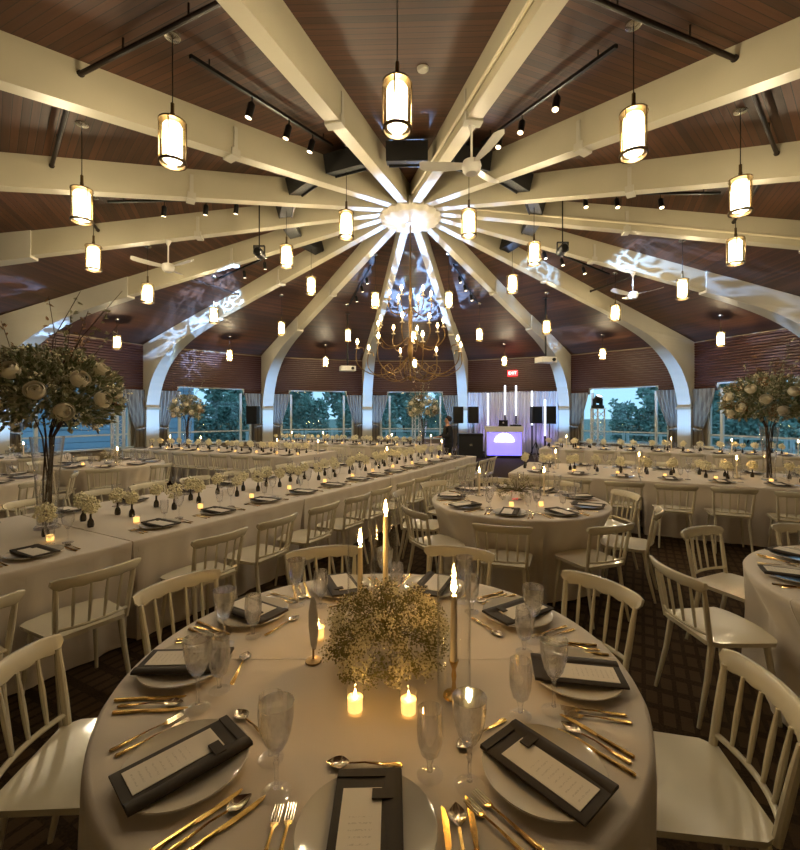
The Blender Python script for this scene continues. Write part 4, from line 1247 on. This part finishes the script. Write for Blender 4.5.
seq5 = [.35 + .6 * k for k in range(9)]
long_table(O5, e5, 3, D5, 1, seq5, seq5, seq5, seq5[::2], True, end='person end')
spawn_tall(tall_parts(25, .42, 1.05, 900, 6), (*V5, TOP), 2.0, 'tall rose arrangement on the long table parallel to the blue lit windows', 9, 29, rad(-65))
D11 = 'the farthest long table'
long_table(O11, e11, 3, D11, 1, seq5, seq5, seq5, seq5[::3], True, end='person end')
spawn_tall(tall_parts(35, .46, 1.08, 1000, 8), (*V11, TOP), 2.6, 'tall rose arrangement with branches on the farthest long table', 10, 39, rad(-90))
D7 = 'the truss side table'
O7, e7 = (3.5, 11.65), (.902, -.432)
long_table(O7, e7, 3, D7, 1, seq5, seq5, seq5, seq5[::3], True, end='DJ end', rev=True)

# ================================================================== DJ area
dx, dy = 3.75, 17.0
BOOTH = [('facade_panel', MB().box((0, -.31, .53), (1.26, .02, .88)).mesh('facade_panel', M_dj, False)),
         ('counter', MB().box((0, 0, 1.09), (1.42, .74, .20)).mesh('counter', M_white_paint, False)),
         ('side_panel', MB().box((-.66, 0, .5), (.04, .6, 1.0)).mesh('side_panel', M_white_paint, False)),
         ('side_panel', MB().box((.66, 0, .5), (.04, .6, 1.0)).mesh('side_panel', M_white_paint, False)),
         ('plinth', MB().box((0, -.3, .05), (1.36, .06, .1)).mesh('plinth', M_black, False)),
         ('sunburst_glow', MB().prism([(.36 * cos(t * pi / 20), .62 + .30 * sin(t * pi / 20)) for t in range(21)], -.345, -.322, 'y').mesh('sunburst_glow', M_djglow, False))]  # emissive plate added for the white glow thrown on the front
spawn('dj_booth', BOOTH, (dx, dy, 0), -.12, 'white DJ booth with purple lit front and added half round glow', 'dj booth')
LAP = [('base', MB().box((0, 0, .01), (.34, .24, .02)).mesh('base', M_black, False)),
       ('screen', MB().box((0, .12, .13), (.34, .012, .22), Matrix.Rotation(rad(-12), 3, 'X')).mesh('screen', M_black, False)),
       ('emblem', MB().lathe([(0, 0), (.03, 0), (.03, .004), (0, .004)], 16).mesh('emblem', M_white_paint))]
lap = spawn('laptop', LAP, (dx - .02, dy, 1.19), pi - .1, 'black laptop open on the DJ booth counter', 'laptop')
for c in lap.children:
    if c.name.startswith('emblem'): c.location = (0, .132, .14); c.rotation_euler = (rad(-90 - 12), 0, 0)
MIX = [('deck', MB().box((0, 0, .03), (.4, .3, .06)).mesh('deck', M_black, False)), ('platter', MB().lathe([(0, .06), (.1, .06), (.1, .075), (0, .075)], 24).mesh('platter', M_chrome))]
spawn('dj_mixer', MIX, (dx + .46, dy, 1.19), -.1, 'small black mixer on the DJ booth beside the laptop', 'mixer')
def tube_parts(h0, h1):
    return [('led_tube', MB().lathe([(0, h0), (.034, h0), (.034, h1), (0, h1 + .01)], 14).mesh('led_tube', M_led)),
            ('pole', MB().tube([(0, 0, .03), (0, 0, h0 + .02)], .03, 10).mesh('pole', M_black)),
            ('base_plate', MB().lathe([(0, 0), (.2, 0), (.2, .025), (.03, .04), (0, .04)], 20).mesh('base_plate', M_black))]
for (px, yy, z0, z1, lab) in ((505, 18.6, 1.62, 2.85, 'taller left of the twin white light tubes behind the DJ booth'), (516, 18.6, 1.6, 2.85, 'taller right of the twin white light tubes behind the DJ booth'),
                              (488, 18.3, 1.2, 2.5, 'white light tube behind the DJ booth beside the speaker pair by the arched column'), (532, 18.3, 1.2, 2.6, 'white light tube right behind the DJ booth between laptop and speakers'), (545, 16.6, .85, 2.2, 'lowest white light tube standing in front of the black speakers')):
    spawn('light_tube', tube_parts(z0, z1), ((px - 405.62) / 443.55 * yy, yy, 0), 0, lab, 'light tube', 'white light tubes around the DJ booth')
SPK = [('cabinet', MB().box((0, 0, 1.62), (.40, .36, .68)).mesh('cabinet', M_blackbox, False)),
       ('grille', MB().box((0, -.185, 1.62), (.36, .012, .62)).mesh('grille', M_black, False)),
       ('pole', MB().tube([(0, 0, .3), (0, 0, 1.3)], .02, 8).mesh('pole', M_black))] + \
      [('leg', MB().tube([(0, 0, .55), (.24 * cos(a), .24 * sin(a), 0.01)], .014, 6).mesh('leg', M_black)) for a in (.5, 2.6, 4.7)]
for px, yy, lab in ((458, 18.2, 'black loudspeaker on a stand in front of the arched column, beside the man'), (473, 18.2, 'black loudspeaker on a stand between the arched column and the DJ booth'), (536, 17.9, 'black loudspeaker on a stand behind the lowest light tube'), (549.5, 17.2, 'black loudspeaker on a stand next to the arched column right of the drape'), (253, 17.0, 'black loudspeaker on a stand beside the curtain of the blue window')):
    spawn('loudspeaker', SPK, ((px - 405.62) / 443.55 * yy, yy, 0), 0, lab, 'loudspeaker')
TRUNK = [('case', MB().box((0, 0, .42), (.9, .55, .8)).mesh('case', M_blackbox, False), [('latch', MB().box((0, -.28, .5), (.1, .02, .08)).mesh('latch', M_chrome, False))]),
         ('lid', MB().box((0, 0, .87), (.92, .57, .1)).mesh('lid', M_black, False))]
spawn('flight_case', TRUNK, (2.45, 16.9, 0), 0, 'black equipment case on the floor between the man and the DJ booth', 'equipment case')
# purple wash on the drape
for xl in (-.9, .3, 1.35):
    x, y = polar(22.5, AP - .95, xl)
    u = spawn('wash_light', UPL, (x, y, 0), bayrot(22.5), 'black LED wash light on the floor below the white drape', 'uplight', 'wash lights under the drape')
    ld = bpy.data.lights.new('wash_lamp', 'SPOT'); ld.energy = 20; ld.color = (.38, .30, 1.0); ld.spot_size = rad(90); ld.spot_blend = .8; ld.shadow_soft_size = .08
    lo = bpy.data.objects.new('wash_lamp', ld); lo.parent = u; lo.location = (0, 0, .24); lo.rotation_euler = (rad(180 - 38), 0, 0); link(lo)

# trusses with moving heads
def truss_parts(h):
    w = .14; P = []
    for sx in (-1, 1):
        for sy in (-1, 1):
            P.append(('chord', MB().tube([(sx * w, sy * w, .03), (sx * w, sy * w, h)], .022, 8).mesh('chord', M_truss)))
    for f in range(4):
        a = f * pi / 2; pts = []
        nseg = int(h / .22)
        for k in range(nseg + 1):
            s = -1 if k % 2 else 1
            pts.append((w * cos(a) - s * w * sin(a), w * sin(a) + s * w * cos(a), .05 + (h - .1) * k / nseg))
        P.append(('brace', MB().tube(pts, .014, 6).mesh('brace', M_truss)))
    P.append(('base_plate', MB().box((0, 0, .015), (.6, .6, .03)).mesh('base_plate', M_truss, False)))
    P.append(('top_plate', MB().box((0, 0, h + .01), (.36, .36, .02)).mesh('top_plate', M_truss, False)))
    return P
HEAD = [('base', MB().box((0, 0, .05), (.3, .24, .1)).mesh('base', M_black, False)),
        ('yoke', MB().box((-.14, 0, .2), (.04, .12, .24)).box((.14, 0, .2), (.04, .12, .24)).box((0, 0, .11), (.3, .12, .03)).mesh('yoke', M_black, False)),
        ('lamp_head', MB().tube([(0, .05, .2), (0, .0, .3), (0, -.06, .4)], [.09, .115, .10], 18).mesh('lamp_head', M_blackbox), [('lens', MB().tube([(0, -.058, .398), (0, -.064, .41)], .085, 16).mesh('lens', M_led))])]
TR = truss_parts(1.82)
tl = []
for (x, y, lab, lab2) in ((6.15, 14.2, 'white lattice truss standing before the green window', 'black moving head light on the truss before the green window'), (-8.3, 12.8, 'white lattice truss beside the curtain behind the outermost table', 'black moving head light on the truss beside the curtain'), (.45, 17.6, 'white lattice truss behind the farthest flower arrangement', 'black moving head light on the truss behind the farthest flower arrangement')):
    spawn('truss_tower', TR, (x, y, 0), .4, lab, 'truss')
    tl.append(spawn('moving_head', HEAD, (x, y, 1.84), .4, lab2, 'stage light'))
bpy.context.view_layer.update()
cool = (.30, .52, 1.0)
# small effect projectors hung from the boards near the hub throw rippling light on the beams
GP = [('drop_rod', MB().tube([(0, 0, .1), (0, 0, .98)], .012, 8).mesh('drop_rod', M_black)),
      ('yoke', MB().box((-.1, 0, .06), (.015, .05, .16)).box((.1, 0, .06), (.015, .05, .16)).box((0, 0, .135), (.215, .05, .015)).mesh('yoke', M_black, False)),
      ('lamp_body', MB().tube([(0, -.13, -.0), (0, -.1, 0), (0, .12, 0), (0, .14, 0)], [.06, .085, .085, .07], 18).mesh('lamp_body', M_black), [('lens', MB().tube([(0, .139, 0), (0, .145, 0)], .055, 16).mesh('lens', M_led))])]
gp = []
for a, lab in ((112.5, 'black effect projector on a rod, above the ring of nine chairs'), (-112.5, 'black effect projector on a rod, above the tall vase table')):
    x, y = polar(a, 2.95, -.3 if a > 0 else .3)
    gp.append(spawn('effect_projector', GP, (x, y, ceil_z(2.95) - .99), 0, lab, 'stage light'))
bpy.context.view_layer.update()
def lp(o): return (o.location.x, o.location.y + .16, o.location.z)
gobo('gobo_lamp', lp(gp[0]), (7.6, 10.85, 4.62), 38, GOBO * .8, cool, 14, gp[0])
gobo('gobo_lamp', lp(gp[0]), (3.3, 11.5, 5.1), 26, GOBO * .45, cool, 16, gp[0])
gobo('gobo_lamp', lp(gp[1]), (-6.0, 13.2, 4.72), 22, GOBO * 5.0, cool, 22, gp[1])
gobo('gobo_lamp', (.45, 17.6, 2.3), (.55, 13.4, 5.4), 44, GOBO * .9, cool, 14, tl[2])
gobo('gobo_lamp', (.45, 17.6, 2.3), (.1, 9.3, 5.7), 14, GOBO * 1.4, cool, 20, tl[2])
gobo('gobo_lamp', (6.15, 14.2, 2.3), (6.0, 16.0, 4.6), 40, GOBO * .25, cool, 14, tl[0])
gobo('gobo_lamp', (-8.3, 12.8, 2.3), (-9.0, 10.6, 4.0), 30, GOBO * .25, cool, 14, tl[1])

# ================================================================== PERSON
def skin_mesh(name, joints, edges, m, sub=2):
    me = bpy.data.meshes.new(name)
    me.from_pydata([j[0] for j in joints], edges, [])
    o = bpy.data.objects.new('tmp_' + name, me); col.objects.link(o)
    sk = o.modifiers.new('s', 'SKIN'); sb = o.modifiers.new('b', 'SUBSURF'); sb.levels = sub; sb.render_levels = sub
    for i, j in enumerate(joints):
        r = j[1] if isinstance(j[1], tuple) else (j[1], j[1])
        me.skin_vertices[0].data[i].radius = r
        me.skin_vertices[0].data[i].use_root = (i == 0)
    sk.use_smooth_shade = True
    bpy.context.view_layer.update()
    dg = bpy.context.evaluated_depsgraph_get()
    out = bpy.data.meshes.new_from_object(o.evaluated_get(dg))
    bpy.data.objects.remove(o)
    out.name = name; out.materials.clear(); out.materials.append(m); out.shade_smooth()
    return out
# faces -x (screen left), arm reaching forward to the table
J = []
E_ = []
def ad(p, r, par=None):
    J.append((p, r)); k = len(J) - 1
    if par is not None: E_.append((par, k))
    return k
pel = ad((0, 0, .86), (.12, .10)); wa = ad((0, 0, .99), (.115, .09), pel); chs = ad((-.01, 0, 1.17), (.14, .10), wa); nk0 = ad((-.01, 0, 1.31), (.07, .07), chs); nk = ad((-.015, 0, 1.37), (.045, .045), nk0)
hd = ad((-.03, 0, 1.44), (.07, .068), nk); ht = ad((-.03, 0, 1.51), (.078, .07), hd); hh = ad((-.025, 0, 1.565), (.055, .05), ht)
for s in (-1, 1):
    hp = ad((0, s * .075, .78), .07, pel); kn = ad((-.01, s * .09, .45), .05, hp); ank = ad((.0, s * .1, .09), .04, kn); ad((-.12, s * .11, .04), .035, ank)
    sh = ad((0, s * .17, 1.27), .055, nk0)
    if s == 1: el = ad((-.06, .23, 1.05), .04, sh); wr = ad((-.26, .17, 1.0), .028, el)
    else: el = ad((-.08, -.23, 1.04), .04, sh); wr = ad((-.28, -.15, 1.02), .028, el)
    hn = ad((wr and J[wr][0][0] - .05, J[wr][0][1], J[wr][0][2]), (.03, .016), wr)
    bx, by, bz = J[hn][0]
    for f in range(4):
        a = ad((bx - .045, by + (f - 1.5) * .019, bz + .002), .0085, hn); ad((bx - .075 + .008 * abs(f - 1.5), by + (f - 1.5) * .02, bz - .018), .007, a)
    t = ad((bx - .01, by - s * .035, bz + .01), .009, hn); ad((bx - .045, by - s * .045, bz), .008, t)
body = skin_mesh('body', J, E_, M_skin, 2)
jk = [((0, 0, .68), (.17, .165)), ((0, 0, .84), (.165, .15)), ((0, 0, .99), (.15, .125)), ((-.01, 0, 1.17), (.158, .12)), ((-.01, 0, 1.31), (.095, .09))]
je = [(0, 1), (1, 2), (2, 3), (3, 4)]
for s in (-1, 1):
    b = len(jk)
    jk += [((0, s * .175, 1.27), .07), ((-.06, s * .235, 1.05), .055), ((-.24 if s == 1 else -.26, s * .17 if s == 1 else -.155, 1.0 if s == 1 else 1.02), .042)]
    je += [(4, b), (b, b + 1), (b + 1, b + 2)]
jacket = skin_mesh('jacket', jk, je, M_suit, 2)
tj = [((0, 0, .9), (.14, .125))]; te = []
for s in (-1, 1):
    b = len(tj); tj += [((0, s * .085, .78), .1), ((-.01, s * .095, .45), .075), ((.0, s * .1, .05), .062)]; te += [(0, b), (b, b + 1), (b + 1, b + 2)]
trousers = skin_mesh('trousers', tj, te, M_suit, 2)
hair = MB().lathe([(0, .095), (.05, .085), (.085, .045), (.092, .0), (.086, -.05), (.06, -.075), (0, -.03)], 20, (.0, 0, 1.515), sx=1.02, sy=.95).mesh('hair', M_hair)
per = empty('person', (1.22, 12.7, 0), .25); tag(per, 'person in a black suit standing behind the end of a banquet table, one arm forward', 'person')
obj('body', body, per); obj('jacket', jacket, per); obj('trousers', trousers, per)
ho = obj('hair', hair, per, (.018, 0, .012))
obj('shirt_collar', MB().lathe([(.058, 1.325), (.066, 1.35), (.056, 1.375), (.05, 1.35)], 20, (-.013, 0, 0), close=True).mesh('shirt_collar', M_shirt), per)
nose = MB().add([(-.105, 0, 1.47), (-.128, 0, 1.455), (-.1, .016, 1.45), (-.1, -.016, 1.45), (-.098, 0, 1.5)], [(4, 2, 1), (4, 1, 3), (1, 2, 3), (4, 3, 2)]).mesh('nose', M_skin); obj('nose', nose, per)
shoe = MB().lathe([(0, 0), (.05, 0), (.052, .03), (.035, .06), (0, .07)], 16, sx=1.9, sy=.9).mesh('shoe', M_black)
for s in (-1, 1): obj('shoe', shoe, per, (-.05, s * .105, 0))

# ================================================================== OUTSIDE
mb = MB(); mb.add([(-120, -60, -.35), (120, -60, -.35), (120, 150, -.35), (-120, 150, -.35)], [(0, 1, 2, 3)])
structure('ground', mb.mesh('ground', M_lawn, False))
def tree_mesh(seed, h, w):
    random.seed(seed)
    tr = MB().tube([(0, 0, -.4), (.1, .05, h * .35), (0, .1, h * .6)], [.22, .16, .07], 8).mesh('trunk', M_trunk)
    lf = MB()
    for i in range(1700):
        d = rand_dir(-.95); q = U(0, 1) ** .35
        p = Vector((d.x * w * q, d.y * w * q, h * .52 + d.z * h * .46 * q))
        leaf(lf, p, rand_dir(-.6), U(.35, .7), U(.12, .22))
    return [('trunk', tr), ('crown', lf.mesh('crown', M_treeleaf, False), None, 'stuff')]
TREES = [tree_mesh(61, 7.5, 2.3), tree_mesh(62, 6.0, 2.1), tree_mesh(63, 8.5, 2.5)]
random.seed(77)
k = 0
for ang in (-74, -62, -38, -29, -20, -11, -2, 7, 36, 45, 54, 63, 72, 81):
    x, y = polar(ang, 32 if k % 2 else 38)
    spawn('garden_tree', TREES[k % 3], (x, y, 0), U(0, 6), 'leafy tree in the dusk garden outside the hall windows', 'tree', 'trees outside the windows')
    k += 1
def hedge_mesh():
    random.seed(91)
    lf = MB()
    for i in range(2600):
        lx = U(-2.3, 2.3); top = 2.5 + .5 * sin(lx * 1.7) + .3 * sin(lx * 4.1)
        p = Vector((lx, U(-.45, .45), U(-.35, top)))
        leaf(lf, p, rand_dir(-.5), U(.22, .42), U(.07, .13))
    st = MB()
    for q in range(7): st.tube([(-2.3 + .77 * q, 0, -.4), (-2.3 + .77 * q, .05, 1.6)], [.05, .02], 6)
    return [('leaf_mass', lf.mesh('leaf_mass', M_treeleaf, False), None, 'stuff'), ('stem_row', st.mesh('stem_row', M_trunk), None, 'stuff')]
HEDGE = hedge_mesh()
for ang in (-31.5, -20, -8.5, 3, 14.5, 36, 47.5, 59, 70.5, 82, -72, -84):
    x, y = polar(ang, 27.5)
    spawn('garden_hedge', HEDGE, (x, y, 0), bayrot(ang), 'shaggy green hedge beyond the terrace railing', 'hedge', 'hedges outside the windows')
# house with horizontal boards outside the blue window
hx_, hy_ = polar(-49, 20.5)
hs = empty('garden_house', (hx_, hy_, -.35), bayrot(-46)); tag(hs, 'blue grey boarded house outside the window next to the loudspeaker', 'building')
for q in range(14):
    obj('siding_board', MB().box((0, 0, .15 + .3 * q), (7.5, .1, .27), Matrix.Rotation(rad(6), 3, 'X')).mesh('siding_board', M_siding, False), hs)
obj('wall_core', MB().box((0, .3, 2.1), (7.4, .4, 4.3)).mesh('wall_core', M_siding, False), hs)
obj('roof', MB().prism([(-.6, 4.2), (4, 6.4), (4, 6.2), (-.6, 4.0)], -4.1, 4.1, 'x').mesh('roof', M_trunk, False), hs)
for xx in (-2.2, 1.6):
    w = obj('window_frame', MB().box((xx, -.08, 2.0), (1.1, .08, 1.4)).mesh('window_frame', M_fence, False), hs)
    obj('pane', MB().box((xx, -.13, 2.0), (.95, .03, 1.25)).mesh('pane', M_black, False), w)
# white railing along the terrace edge
for ang in (-28, -17, -6, 5, 34, 45, 56, 67):
    x, y = polar(ang, 15.5)
    t = empty('terrace_railing', (x, y, -.35), bayrot(ang)); tag(t, 'white post and rail railing on the terrace outside the windows', 'railing', 'terrace railings outside')
    for xx in (-1.4, 0, 1.4): obj('post', MB().box((xx, 0, .55), (.1, .1, 1.1)).mesh('post', M_fence, False), t)
    for zz in (.35, .7, 1.05): obj('rail', MB().box((0, 0, zz), (2.95, .06, .07)).mesh('rail', M_fence, False), t)
